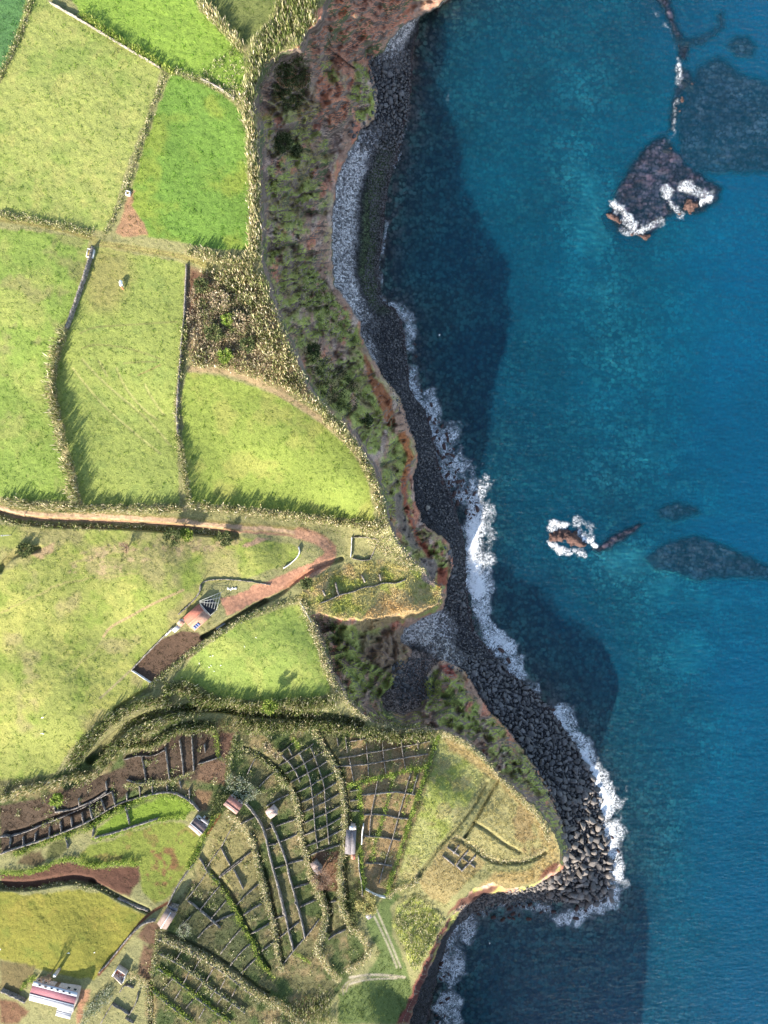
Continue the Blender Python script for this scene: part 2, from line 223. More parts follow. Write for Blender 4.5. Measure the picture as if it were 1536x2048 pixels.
HEDGES = [
 ('P 160,25 210,62 260,92 310,122 345,142', 8, 2.4, 'green', 'bush', 'dark green hedge along the top of the long pale wall, north field side'),
 ('P 345,142 400,158 450,182 490,208', 8, 1.6, 'mix', 'bush', 'low bushy hedge closing the north end of the rough green field'),
 ('P 62,-5 45,50 25,100 -5,160', 7, 1.1, 'mix', 'bush', 'thin hedge beside the dark green corner field'),
 ('P 330,145 300,230 270,320 245,390 230,430 210,465', 4, .9, 'mix', 'bush', 'thin tan hedge between the large pale field and the rough green field'),
 ('P 488,190 500,240 505,300 508,400 510,470 505,520', 20, 3.6, 'reed', 'reed', 'tall cream cane hedge on the cliff side of the rough green field'),
 ('P 400,5 430,35 455,62 482,92', 13, 3.2, 'reed', 'reed', 'cream cane hedge at the top between the two northern fields'),
 ('P 375,502 420,512 470,522 510,527', 13, 3, 'reed', 'reed', 'cream cane hedge under the south edge of the rough green field'),
 ('P -5,428 60,438 120,450 185,466', 9, 1.2, 'mix', 'bush', 'low weedy hedge along the grassy lane under the large pale field'),
 ('P 650,835 700,880 735,930 755,990 770,1048', 15, 3.2, 'reed', 'reed', 'cream cane hedge curving along the cliff top beside the crescent field'),
 ('P 380,1012 450,1018 560,1028 650,1042 765,1056', 13, 3.2, 'reed', 'reed', 'cane hedge between the crescent field and the red dirt track'),
 ('P 126,655 108,700 97,760 105,820 120,880 135,940 150,1003', 12, 4.2, 'reed', 'reed', 'tall curved cane hedge throwing a wide shadow over the tan field'),
 ('P 370,640 362,720 352,800 355,860 365,930 377,1005', 7, 2.2, 'mix', 'reed', 'narrow cane hedge between the tan field and the crescent field'),
 ('P -5,1000 60,1012 150,1018 250,1020 365,1018', 12, 3.0, 'reed', 'reed', 'cane hedge on the upper side of the red dirt track, west part'),
 ('P -5,1038 60,1052 160,1054 300,1056 440,1068', 6, .8, 'mix', 'bush', 'low grassy hedge on the lower side of the red dirt track'),
 ('P 300,1372 350,1330 400,1292 500,1228 595,1200', 7, .8, 'mix', 'bush', 'low pale grass bank above the triangular field'),
 ('P 605,1205 620,1240 642,1300 658,1350 690,1402 740,1440 800,1456 870,1460', 13, 1.8, 'reed', 'bush', 'pale brushy hedge round the rim of the ravine'),
 ('P 330,1378 365,1372 410,1402 460,1415 520,1418 600,1414 672,1402', 24, 3.2, 'mix', 'reed', 'thick cane hedge under the triangular field, north bank of the gully'),
 ('P 470,1448 530,1455 590,1452 650,1450 720,1466 800,1478 868,1468', 20, 2.8, 'mix', 'reed', 'cane hedge on the south bank of the gully above the walled plots'),
 ('G 0,700 100,650 200,625 300,605 400,575 500,545 620,535 700,505', 12, 2.6, 'reed', 'reed', 'pale cane hedge under the big lower pasture, at the west edge'),
 ('G 475,480 520,400 600,300 700,200 800,120 900,60 1000,20 1180,10', 20, 2.8, 'mix', 'reed', 'broad cane hedge along the south-east edge of the big lower pasture'),
 ('G 690,470 760,385 830,320 930,260 1050,200 1150,150 1300,90 1420,60', 18, 3, 'mix', 'reed', 'broad middle cane hedge below the grassy path'),
 ('G 870,335 950,335 1050,340 1110,300 1180,240 1280,205 1400,200 1490,215', 14, 2.8, 'mix', 'reed', 'leafy cane hedge above the brown square plots'),
 ('H 850,180 900,280 960,380 1010,470 1050,560 1065,650 1080,750 1085,850 1080,950 1070,1050 1045,1150 1050,1250 1060,1350 1065,1450 1080,1530', 10, 2.1, 'reed', 'bush', 'long pale hedge curving down between the grid of plots and the grey-roofed house'),
 ('H 700,620 740,700 755,800 760,900 780,1000 810,1100 840,1200 890,1300 930,1400 955,1490', 9, 2.0, 'reed', 'bush', 'long pale hedge on the left side of the grid of plots'),
 ('H 340,340 440,370 530,430 600,500 650,570 700,620', 9, 1.8, 'mix', 'bush', 'rounded pale hedge round the top of the green terrace'),
 ('H 250,800 330,860 400,920 440,1020 460,1100 480,1200 510,1300 530,1400 560,1500', 10, 1.6, 'reed', 'bush', 'long pale hedge running down from the red-roofed shed'),
 ('J 760,60 800,200 820,300 850,400 870,500 872,600 900,700 920,780', 9, 1.5, 'reed', 'bush', 'lower run of pale hedge ending at the foot of the terraces'),
 ('J 1110,100 1160,200 1210,300 1225,400 1215,480 1180,560 1160,620 1190,700 1250,770 1310,850', 12, 1.8, 'reed', 'bush', 'pale hedge bending round the dark dell at the terrace foot'),
 ('J 1320,100 1340,200 1330,300 1350,380 1400,470 1470,540 1520,600 1530,650 1480,730 1380,780', 11, 1.9, 'reed', 'bush', 'pale hedge enclosing the round brown plot'),
 ('J 400,90 480,170 540,250 590,340 620,420 660,500 720,580 740,680 800,760 860,820', 7, 1.3, 'green', 'bush', 'dark green hedge slanting through the lower plots'),
 ('J 90,545 200,592 330,655 450,725 560,800 680,900 780,960 900,1025 1000,1100 1050,1150', 17, 1.6, 'reed', 'bush', 'wide pale grass hedge slanting across the bottom terraces'),
 ('J 50,640 180,705 300,795 380,855 480,935 600,1010 660,1060', 7, 1.1, 'mix', 'bush', 'first narrow hedge below the wide pale one on the bottom terraces'),
 ('J 50,750 150,812 230,872 310,945 400,1015 500,1085 580,1150', 7, 1.1, 'green', 'bush', 'second narrow hedge on the bottom terraces'),
 ('J 0,890 100,980 200,1060 300,1140', 8, 1.1, 'green', 'bush', 'lowest green hedge beside the sunken red path'),
 ('K -10,438 100,412 200,388 300,358 392,345', 7, 1.2, 'lime', 'bush', 'straight bright green hedge under the upper rows of plots'),
 ('K 48,440 55,550 55,640', 6, 1.3, 'lime', 'bush', 'bright green hedge above the grey-roofed house'),
 ('K 55,745 58,850 70,960 80,980', 6, 1.3, 'lime', 'bush', 'bright green hedge below the grey-roofed house'),
 ('K 455,180 410,310 370,430 330,545 300,645 265,745 230,855 190,1000', 5, 1.1, 'lime', 'bush', 'long green hedge between the walled plots and the headland meadow'),
 ('K 220,390 195,500 170,600 140,700 112,820', 4, .9, 'lime', 'bush', 'thin green hedge through the middle of the tan plots'),
 ('K 350,340 305,480 270,600', 3, .6, 'green', 'bush', 'thinnest green hedge among the right-hand tan plots'),
 ('K 455,170 520,190 610,235 690,300 760,390 850,480 930,560 990,630 1015,710', 10, 1.2, 'reed', 'bush', 'pale grass fringe on the seaward rim of the headland'),
 ('G 650,875 740,805 880,745 980,695 1100,662 1200,672 1300,712 1350,765', 8, 1.3, 'lime', 'bush', 'lime green hedge on top of the upper green terrace'),
 ('G 650,975 800,940 950,890 1100,842 1200,822 1290,825', 5, 1, 'lime', 'bush', 'thin green hedge between the two green terraces'),
 ('G 0,1205 150,1218 300,1180 400,1130 500,1105 600,1160 750,1162 880,1130 960,1150', 8, 1.2, 'lime', 'bush', 'green hedge above the red ploughed strip'),
 ('G 100,1080 200,1050 350,970 450,950 530,935 650,890', 8, 1.2, 'green', 'bush', 'green hedge under the row of narrow brown plots'),
 ('G 0,1310 150,1335 300,1312 480,1275 600,1310 700,1312 820,1382 920,1432 1030,1482', 6, .9, 'mix', 'bush', 'low grassy rim on top of the yellow-green field'),
 ('G 1510,800 1440,900 1400,990 1360,1100 1310,1180', 10, 1.8, 'green', 'bush', 'dark hedge beside the terraces south of the white-edged house'),
 ('G 870,600 960,590 1060,575 1170,575 1260,545 1340,515', 7, 1.3, 'mix', 'bush', 'hedge between the large brown plots and the narrow ones'),
 ('G 290,880 330,850 400,840', 6, 1.1, 'mix', 'bush', 'short pale hedge at the corner of a narrow plot'),
 ('H 170,205 185,290 195,400', 5, 1.3, 'green', 'bush', 'short green hedge between two brown plots'),
 ('H 325,240 300,330 280,430 265,540', 6, 1.2, 'mix', 'bush', 'pale upright hedge right of the brown plots'),
 ('H 715,270 740,300 765,350', 5, 1.2, 'lime', 'bush', 'small green hedge at the head of the plot grid'),
 ('I 1100,500 1085,620 1060,800 1050,880', 5, 1.0, 'mix', 'bush', 'thin hedge beside the sunken red path'),
 ('I 870,800 960,830 1020,880 1045,960 1060,1145', 10, 1.6, 'reed', 'bush', 'pale hedge right of the small roofless red ruin'),
 ('I 150,900 180,860 240,820', 6, 1.2, 'lime', 'bush', 'short yellow-green hedge at the left end of the pink-roofed house'),
 ('K 540,700 620,735 720,815 800,828 900,822 990,770', 5, .45, 'reed', 'bush', 'curved pale bank round the oval plot at the headland tip'),
 ('K 200,1010 250,960 330,960 350,900', 8, 1.4, 'reed', 'bush', 'pale brush at the foot of the headland meadow'),
 ('J 1010,655 1060,690 1115,720', 4, 1.0, 'lime', 'bush', 'tiny green hedge at the foot of the diagonal wall'),
 ('U 0,0 0,1', 1, .1, 'green', 'bush', '')]
UND = {'reed': (196, 184, 140), 'mix': (156, 152, 104), 'green': (120, 132, 66), 'lime': (134, 158, 58), 'gold': (196, 180, 118), 'dark': (90, 100, 56)}
for h_ in HEDGES[:-1]: pline(lean(P(h_[0]), h_[2]*.4), h_[1]*.55, UND[h_[3]], 2.5, amt=.8, rag=True)
# cliffs
c0 = lin((162, 126, 104))*1.1; cg = lin((136, 138, 72))*1.2; cr = lin((180, 118, 92))*1.1; cy = lin((170, 146, 130))*1.15
n1 = fbm(U*1.3, V*.8, 40, 5, 70); n2 = fbm(U*1.6+V*.3, V*.6, 26, 4, 73); n3 = fbm(U, V, 9, 4, 75)
cc = np.empty_like(C); cc[:] = c0
a = sst(.5, .62, n2)[..., None]; cc = cc*(1-a)+cr*a
a = sst(.55, .68, fbm(U*2+V*.4, V*.5, 30, 4, 77))[..., None]*.8; cc = cc*(1-a)+cy*a
g = sst(.44, .54, n1*.6+n3*.25+(.62-np.abs(t-.4))*.2)
g *= sst(80, 300, V)*(1-sst(.86, .97, t)*.7)
GREEN = g*cw
a = g[..., None]*.95; gg = cg*(.8+.5*n3[..., None]); cc = cc*(1-a)+gg*a
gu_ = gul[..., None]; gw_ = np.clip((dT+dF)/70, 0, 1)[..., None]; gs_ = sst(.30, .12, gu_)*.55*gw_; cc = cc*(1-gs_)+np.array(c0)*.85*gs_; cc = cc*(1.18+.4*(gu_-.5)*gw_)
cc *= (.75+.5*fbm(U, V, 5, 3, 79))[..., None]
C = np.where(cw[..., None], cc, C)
def cpaint(s, c, f=3, amt=1):
    paint(P(s), c, f, k=1.15, amt=amt); w_, m = polyf(P(s), f); GREEN[w_] *= 1-m
for s, c in [('D 970,680 1000,700 1040,820 1110,880 1150,960 1180,1110 1130,1120 1080,1000 1040,920 1000,800', (150, 94, 62)), ('D 1180,1160 1240,1150 1280,1300 1240,1420 1240,1536 1200,1536 1215,1400 1240,1310 1210,1220', (172, 106, 62)),
             ('F 1200,0 1235,0 1245,120 1300,300 1400,450 1410,480 1370,470 1290,350 1230,180', (160, 88, 66)), ('F 1425,520 1490,520 1480,640 1420,640', (140, 78, 58)), ('B 690,60 830,0 1300,0 1200,150 1000,330 930,460 860,450 800,340 640,300 640,200', (190, 132, 108)),
             ('B 820,0 860,0 900,140 830,140', (196, 120, 84)), ('B 700,380 790,360 850,500 900,620 880,700 780,800 760,700 700,600', (188, 126, 98)), ('B 580,270 620,270 650,340 590,320', (196, 120, 88)), ('N 1110,920 1220,925 1300,1040 1240,1070 1180,1000', (150, 84, 72)),
             ('N 830,800 960,700 1010,720 930,880 870,960 820,930', (150, 100, 76)), ('N 360,820 440,700 560,650 720,640 740,800 620,940 420,920', (134, 108, 84)), ('N 430,330 600,250 760,300 1000,300 1120,310 900,420 700,470 450,560 330,590 250,520', (150, 130, 92)), ('F 1320,460 1420,480 1430,520 1400,640 1330,600', (128, 116, 112)),
             ('F 1160,100 1210,60 1240,250 1330,420 1280,420 1200,300', (124, 112, 104)), ('K 490,1100 560,1020 700,960 780,950 700,1000 560,1060', (92, 62, 52)), ('K 240,1659 400,1300 500,1120 520,1120 430,1300 300,1659', (92, 52, 48)), ('Q 560,1060 610,950 760,870 740,960 640,1010 580,1050', (104, 70, 56))]:
    cpaint(s, c)
cpaint('N 300,620 560,560 760,540 800,760 700,960 500,1000 330,850', (132, 112, 92), 8, .8)
for s in ('B 920,370 1000,400 1050,560 1050,680 960,740 900,700 900,560 940,460', 'B 700,340 770,330 840,480 800,520 740,450', 'F 1310,310 1440,370 1480,420 1470,520 1430,510 1380,440', 'D 600,100 700,180 800,340 940,520 980,640 880,640 700,520 620,360', 'N 0,400 170,520 230,700 330,850 620,1000 700,1200 600,1380 300,1250 50,850', 'N 900,1200 1080,960 1300,1100 1536,1350 1536,1600 1300,1690 1250,1480 1100,1350 900,1350',
          'K 240,1060 330,1000 440,1080 480,1140 400,1290 330,1390 270,1250 220,1150'):
    w_, m = polyf(P(s), 4); m = m*sst(.3, .5, n3[w_]); GREEN[w_] = np.maximum(GREEN[w_], m*.9); m = m[..., None]; C[w_] = C[w_]*(1-m)+cg*(.5+1.1*n3[w_][..., None])*m
# beach: pale shingle above, black wet stones below
cb = np.empty_like(C); cb[:] = lin((66, 64, 66))*.5
a = sst(.55, .35, tb)*(sst(230, 300, V)-sst(600, 680, V)); a = np.maximum(a, .75*sst(.8, .4, tb)*(1-sst(110, 160, V))); w_, m = polyf(P('N 700,480 900,380 1120,320 1230,420 1300,560 1250,700 1380,860 1330,930 1120,900 1000,740 860,690 740,720'), 10); a[w_] = np.maximum(a[w_], m*.8)
w_, m = polyf(P('D 940,540 1010,540 1080,700 1060,760 1000,700'), 6); a[w_] = np.maximum(a[w_], m*.5)
a = (a*(.75+.5*n3))[..., None]; cb = cb*(1-a)+lin((178, 170, 164))*.86*a
ga = (sst(.5, .65, tb)*sst(.98, .8, tb)*(sst(250, 350, V)-sst(600, 640, V))*.5)[..., None]; cb = cb*(1-ga)+lin((70, 84, 40))*ga
ra = (sst(.85, 1, tb)*.5)[..., None]; cb = cb*(1-ra)+lin((60, 34, 30))*ra
w_, m = polyf(P('P 730,1325 830,1300 880,1320 880,1440 720,1440'), 6); m = m[..., None]; cb[w_] = cb[w_]*(1-m)+lin((122, 106, 96))*.9*m
C = np.where(bw[..., None], cb, C)
# seabed
cs = np.empty_like(C); cs[:] = (.08, .105, .075)
sand = np.zeros_like(Z)
for x, y, rx, ry, s_ in [(1180, 440, 45, 110, .9), (1150, 330, 50, 70, .5), (1185, 590, 70, 70, .5), (1300, 730, 110, 90, .45), (1420, 470, 130, 60, .55), (1230, 810, 70, 60, .4), (1310, 900, 90, 60, .5), (1260, 1125, 70, 40, .9), (1330, 1180, 60, 50, .7), (1420, 1200, 110, 35, .7), (1380, 1310, 55, 60, .8),
   (1440, 1500, 70, 160, .35), (1170, 200, 50, 100, .3), (1440, 660, 110, 130, .45), (1220, 950, 60, 40, .3), (1400, 980, 80, 40, .4), (1480, 1250, 60, 60, .4), (1350, 1650, 60, 150, .2)]:
    sand = np.maximum(sand, s_*np.exp(-((U-x)/rx)**2-((V-y)/ry)**2))
sand = np.clip(1.35*sand*(.7+.6*fbm(U, V, 70, 5, 81)), 0, 1)
a = sand[..., None]; cs = cs*(1-a)+np.array((.5, .55, .42))*a
a = (sst(.4, .7, reefm)*.9)[..., None]; cs = cs*(1-a)+np.array((.18, .085, .095))*(.3+1.4*fbm(U, V, 14, 5, 84)[..., None])*a
a = ((1-sst(25, 75, dS))*.75*sst(.35, .6, fbm(U, V, 14, 3, 85)))[..., None]; cs = cs*(1-a)+np.array((.13, .07, .055))*a
C = np.where(sw[..., None], cs, C)
C = np.clip(C, 0.004, .9)
KX = (H-Z)/H*S
X = (U-768)*KX; Y = (1024-V)*KX
def samp(A, u, v):
    u = np.asarray(u, float); v = np.asarray(v, float)
    i = np.clip(np.searchsorted(gu, u)-1, 0, NU-2); j = np.clip(np.searchsorted(gv, v)-1, 0, NV-2)
    fu = np.clip((u-gu[i])/(gu[i+1]-gu[i]), 0, 1); fv = np.clip((v-gv[j])/(gv[j+1]-gv[j]), 0, 1)
    if A.ndim == 3: fu = fu[..., None]; fv = fv[..., None]
    return (A[j, i]*(1-fu)+A[j, i+1]*fu)*(1-fv)+(A[j+1, i]*(1-fu)+A[j+1, i+1]*fu)*fv
def gz(u, v): return samp(Z, u, v)
def wp(u, v, z):
    k = (H-np.asarray(z))/H*S
    return np.stack([(np.asarray(u)-768)*k, (1024-np.asarray(v))*k, np.asarray(z)+0*k], -1)
def ground(u, v): return wp(u, v, gz(u, v))
# ------------------------------------------------------------------ materials
def newmat(name):
    m = bpy.data.materials.new(name); m.use_nodes = True; nt = m.node_tree
    b = nt.nodes['Principled BSDF']; b.inputs['Specular IOR Level'].default_value = .25; b.inputs['Roughness'].default_value = .9
    return m, nt, b
def N(nt, typ, **kw):
    n = nt.nodes.new(typ)
    for k, v in kw.items():
        if k.startswith('_'): setattr(n, k[1:], v)
        else: n.inputs[k.replace('__', ' ')].default_value = v
    return n
def noise(nt, sc, det=4, dist=0, rough=.6, vec=None):
    n = N(nt, 'ShaderNodeTexNoise', Scale=sc, Detail=det, Distortion=dist, Roughness=rough)
    nt.links.new(vec or coord(nt), n.inputs['Vector']); return n.outputs['Fac']
def coord(nt):
    for n in nt.nodes:
        if n.type == 'NEW_GEOMETRY': return n.outputs['Position']
    return nt.nodes.new('ShaderNodeNewGeometry').outputs['Position']
def ocoord(nt): return nt.nodes.new('ShaderNodeTexCoord').outputs['Object']
def ramp(nt, src, a, b, lo=0., hi=1.):
    n = N(nt, 'ShaderNodeMapRange'); n.interpolation_type = 'SMOOTHSTEP'
    nt.links.new(src, n.inputs['Value'])
    for k, v in zip(('From Min', 'From Max', 'To Min', 'To Max'), (a, b, lo, hi)): n.inputs[k].default_value = v
    return n.outputs[0]
def mixc(nt, f, a, b, mode='MIX'):
    n = nt.nodes.new('ShaderNodeMix'); n.data_type = 'RGBA'; n.blend_type = mode
    for k, v in ((0, f), (6, a), (7, b)):
        if hasattr(v, 'is_linked'): nt.links.new(v, n.inputs[k])
        else: n.inputs[k].default_value = v if k == 0 else (*v, 1)
    return n.outputs[2]
def mth(nt, op, a, b=0.):
    n = nt.nodes.new('ShaderNodeMath'); n.operation = op
    for k, v in ((0, a), (1, b)):
        if hasattr(v, 'is_linked'): nt.links.new(v, n.inputs[k])
        else: n.inputs[k].default_value = v
    return n.outputs[0]
def bump(nt, b, h, dist=.1, st=1.):
    n = N(nt, 'ShaderNodeBump', Strength=st, Distance=dist); nt.links.new(h, n.inputs['Height']); nt.links.new(n.outputs[0], b.inputs['Normal']); return n
def attr(nt, name, out='Color'):
    n = nt.nodes.new('ShaderNodeAttribute'); n.attribute_name = name; return n.outputs[out]
def voro(nt, sc, feat='F1', vec=None, rnd=1.):
    n = nt.nodes.new('ShaderNodeTexVoronoi'); n.feature = feat; n.inputs['Scale'].default_value = sc; n.inputs['Randomness'].default_value = rnd
    nt.links.new(vec or coord(nt), n.inputs['Vector']); return n
def mat_grass():
    m, nt, b = newmat('grass'); tint = attr(nt, 'tint')
    tuft = ramp(nt, noise(nt, .95, 5, .4, .65), .56, .68)
    fine = noise(nt, 3.2, 5, 0, .75); c = mixc(nt, tuft, tint, mixc(nt, 1., tint, (.76, .86, .7), 'MULTIPLY'))
    pale = ramp(nt, noise(nt, .35, 6, .5, .7), .5, .7, 0, .25); c = mixc(nt, pale, c, mixc(nt, 1., c, (1.22, 1.1, 1.0), 'MULTIPLY'))
    f2 = ramp(nt, fine, .3, .7, .7, 1.28); g_ = N(nt, 'ShaderNodeCombineColor'); [nt.links.new(f2, g_.inputs[i]) for i in range(3)]
    c = mixc(nt, 1., c, g_.outputs[0], 'MULTIPLY'); nt.links.new(c, b.inputs['Base Color'])
    bump(nt, b, mth(nt, 'ADD', fine, mth(nt, 'MULTIPLY', tuft, .5)), .24); b.inputs['Roughness'].default_value = 1; return m
def mat_cliff():
    m, nt, b = newmat('cliff_rock'); tint = attr(nt, 'tint'); nf = noise(nt, .9, 8, .6, .7)
    f2 = ramp(nt, nf, .3, .7, .72, 1.25); g_ = N(nt, 'ShaderNodeCombineColor'); [nt.links.new(f2, g_.inputs[i]) for i in range(3)]
    c = mixc(nt, 1., tint, g_.outputs[0], 'MULTIPLY')
    ge = nt.nodes.new('ShaderNodeNewGeometry'); sx = nt.nodes.new('ShaderNodeSeparateXYZ'); nt.links.new(ge.outputs['True Normal'], sx.inputs[0]); mp = N(nt, 'ShaderNodeMapping'); mp.inputs['Scale'].default_value = (.06, .06, .3); nt.links.new(coord(nt), mp.inputs[0])
    st_ = mixc(nt, ramp(nt, noise(nt, 1, 8, .8, .65, mp.outputs[0]), .38, .62), (.15, .105, .085), (.33, .24, .19)); st_ = mixc(nt, ramp(nt, noise(nt, .12, 6), .5, .62), st_, (.13, .15, .07)); c = mixc(nt, ramp(nt, sx.outputs[2], .3, .12), c, st_)
    cr_ = ramp(nt, voro(nt, .35, 'DISTANCE_TO_EDGE').outputs['Distance'], 0, .06, .55, 1); g2 = N(nt, 'ShaderNodeCombineColor'); [nt.links.new(cr_, g2.inputs[i]) for i in range(3)]
    nt.links.new(c, b.inputs['Base Color']); bump(nt, b, mth(nt, 'ADD', nf, mth(nt, 'MULTIPLY', noise(nt, 4, 5), .4)), .7); return m
def mat_beach():
    m, nt, b = newmat('shingle'); tint = attr(nt, 'tint'); v = voro(nt, 1.9); v2 = voro(nt, 4.2)
    def cell(vv, lo, hi):
        s = nt.nodes.new('ShaderNodeSeparateColor'); nt.links.new(vv.outputs['Color'], s.inputs[0]); r = ramp(nt, s.outputs[0], 0, 1, lo, hi)
        g_ = N(nt, 'ShaderNodeCombineColor'); [nt.links.new(r, g_.inputs[i]) for i in range(3)]; return g_.outputs[0]
    c = mixc(nt, 1., tint, cell(v, .35, 1.7), 'MULTIPLY'); c = mixc(nt, 1., c, cell(v2, .6, 1.5), 'MULTIPLY'); nt.links.new(c, b.inputs['Base Color'])
    h = mth(nt, 'SUBTRACT', 1., mth(nt, 'ADD', v.outputs['Distance'], mth(nt, 'MULTIPLY', v2.outputs['Distance'], .4))); bump(nt, b, h, .45); b.inputs['Roughness'].default_value = .6; return m
def mat_seabed():
    m, nt, b = newmat('seabed'); tint = attr(nt, 'tint'); rk = attr(nt, 'rocky', 'Fac'); v = voro(nt, .9); s = nt.nodes.new('ShaderNodeSeparateColor'); nt.links.new(v.outputs['Color'], s.inputs[0])
    r = ramp(nt, mth(nt, 'SUBTRACT', s.outputs[0], mth(nt, 'MULTIPLY', v.outputs['Distance'], .8)), -.4, .8, .25, 1.8); r = mth(nt, 'ADD', mth(nt, 'MULTIPLY', mth(nt, 'SUBTRACT', r, 1.), ramp(nt, rk, 0, .7, .12, 1.)), 1.); r = mth(nt, 'MULTIPLY', r, ramp(nt, noise(nt, .12, 8, .5), .3, .7, .55, 1.5))
    g_ = N(nt, 'ShaderNodeCombineColor'); [nt.links.new(r, g_.inputs[i]) for i in range(3)]
    nt.links.new(mixc(nt, 1., tint, g_.outputs[0], 'MULTIPLY'), b.inputs['Base Color']); return m
def mat_track():
    m, nt, b = newmat('red_earth'); tint = attr(nt, 'tint'); nf = noise(nt, 1.6, 8, .3, .7); f2 = ramp(nt, nf, .3, .7, .7, 1.3); g_ = N(nt, 'ShaderNodeCombineColor'); [nt.links.new(f2, g_.inputs[i]) for i in range(3)]
    nt.links.new(mixc(nt, 1., tint, g_.outputs[0], 'MULTIPLY'), b.inputs['Base Color']); bump(nt, b, nf, .15); return m
def mat_water():
    m, nt, b = newmat('sea_water'); nt.nodes.remove(b); out = nt.nodes['Material Output']
    d = attr(nt, 'depth', 'Fac')
    def ex(k): return mth(nt, 'POWER', math.e, mth(nt, 'MULTIPLY', d, -k))
    tc = N(nt, 'ShaderNodeCombineColor'); [nt.links.new(ex(k), tc.inputs[i]) for i, k in enumerate((.32, .075, .045))]
    tr = N(nt, 'ShaderNodeBsdfTransparent'); nt.links.new(tc.outputs[0], tr.inputs[0])
    big = ramp(nt, noise(nt, .012, 4), .35, .65)
    df = N(nt, 'ShaderNodeBsdfDiffuse'); nt.links.new(mixc(nt, ramp(nt, d, 4, 9), mixc(nt, big, (.0005, .08, .14), (.0005, .062, .118)), (.0005, .068, .142)), df.inputs[0])
    gl = N(nt, 'ShaderNodeBsdfGlossy', Roughness=.22); mp = N(nt, 'ShaderNodeMapping'); mp.inputs['Rotation'].default_value = (0, 0, math.radians(-28)); mp.inputs['Scale'].default_value = (.5, 1.3, 1)
    nt.links.new(coord(nt), mp.inputs[0]); wv = mth(nt, 'ADD', noise(nt, .8, 6, .6, .6, mp.outputs[0]), mth(nt, 'MULTIPLY', noise(nt, .18, 3, .5, .5, mp.outputs[0]), 1.2))
    bm = N(nt, 'ShaderNodeBump', Strength=.8, Distance=.5); nt.links.new(wv, bm.inputs['Height']); [nt.links.new(bm.outputs[0], x.inputs['Normal']) for x in (gl, df)]
    m1 = N(nt, 'ShaderNodeMixShader'); nt.links.new(mth(nt, 'SUBTRACT', 1., ex(.1)), m1.inputs[0]); nt.links.new(tr.outputs[0], m1.inputs[1]); nt.links.new(df.outputs[0], m1.inputs[2])
    fr = N(nt, 'ShaderNodeFresnel', IOR=1.33); nt.links.new(bm.outputs[0], fr.inputs['Normal'])
    m2 = N(nt, 'ShaderNodeMixShader'); nt.links.new(fr.outputs[0], m2.inputs[0]); nt.links.new(m1.outputs[0], m2.inputs[1]); nt.links.new(gl.outputs[0], m2.inputs[2])
    nt.links.new(m2.outputs[0], out.inputs[0]); return m
def mat_foam():
    m, nt, b = newmat('foam'); out = nt.nodes['Material Output']; f = attr(nt, 'foam', 'Fac')
    nz = N(nt, 'ShaderNodeTexNoise', Scale=.35, Detail=5, Distortion=.8); nt.links.new(coord(nt), nz.inputs['Vector'])
    vm = nt.nodes.new('ShaderNodeVectorMath'); vm.operation = 'MULTIPLY_ADD'; nt.links.new(nz.outputs['Color'], vm.inputs[0]); vm.inputs[1].default_value = (3.4, 3.4, 0); nt.links.new(coord(nt), vm.inputs[2])
    e = voro(nt, .8, 'DISTANCE_TO_EDGE', vm.outputs[0]).outputs['Distance']; e2 = voro(nt, 1.9, 'DISTANCE_TO_EDGE', vm.outputs[0]).outputs['Distance']
    n = noise(nt, .16, 6, .8, .6); n2 = mth(nt, 'ADD', mth(nt, 'MULTIPLY', n, .6), mth(nt, 'MULTIPLY', noise(nt, .9, 5, 1.5, .6), .4))
    r1 = ramp(nt, mth(nt, 'ABSOLUTE', mth(nt, 'SUBTRACT', noise(nt, .42, 3, 2.6, .5, vm.outputs[0]), .5)), 0, .075, 1, 0); r2 = ramp(nt, mth(nt, 'ABSOLUTE', mth(nt, 'SUBTRACT', noise(nt, 1.0, 3, 2.2, .5), .5)), 0, .09, 1, 0)
    g1 = mth(nt, 'ADD', f, mth(nt, 'MULTIPLY', mth(nt, 'SUBTRACT', n2, .5), 2.4)); solid = ramp(nt, g1, .68, 1.35)
    wisp = mth(nt, 'MULTIPLY', mth(nt, 'ADD', mth(nt, 'MULTIPLY', r1, .8), mth(nt, 'MULTIPLY', r2, .55)), ramp(nt, mth(nt, 'ADD', f, mth(nt, 'MULTIPLY', mth(nt, 'SUBTRACT', n, .5), 1.6)), .3, .85))
    s = mth(nt, 'ADD', solid, wisp); al = mth(nt, 'MINIMUM', mth(nt, 'MULTIPLY', s, 1.15), 1.); al = mth(nt, 'MULTIPLY', al, ramp(nt, f, 0, .1))
    b.inputs['Base Color'].default_value = (.92, .92, .91, 1); nt.links.new(al, b.inputs['Alpha']); bump(nt, b, s, .25); return m
def mat_leaf():
    m, nt, b = newmat('foliage'); nt.nodes.remove(b); c = attr(nt, 'tint'); d = N(nt, 'ShaderNodeBsdfDiffuse'); tl = N(nt, 'ShaderNodeBsdfTranslucent')
    for x in (d, tl): nt.links.new(c, x.inputs[0])
    mx = N(nt, 'ShaderNodeMixShader', Fac=.3); nt.links.new(d.outputs[0], mx.inputs[1]); nt.links.new(tl.outputs[0], mx.inputs[2]); nt.links.new(mx.outputs[0], nt.nodes['Material Output'].inputs[0]); return m
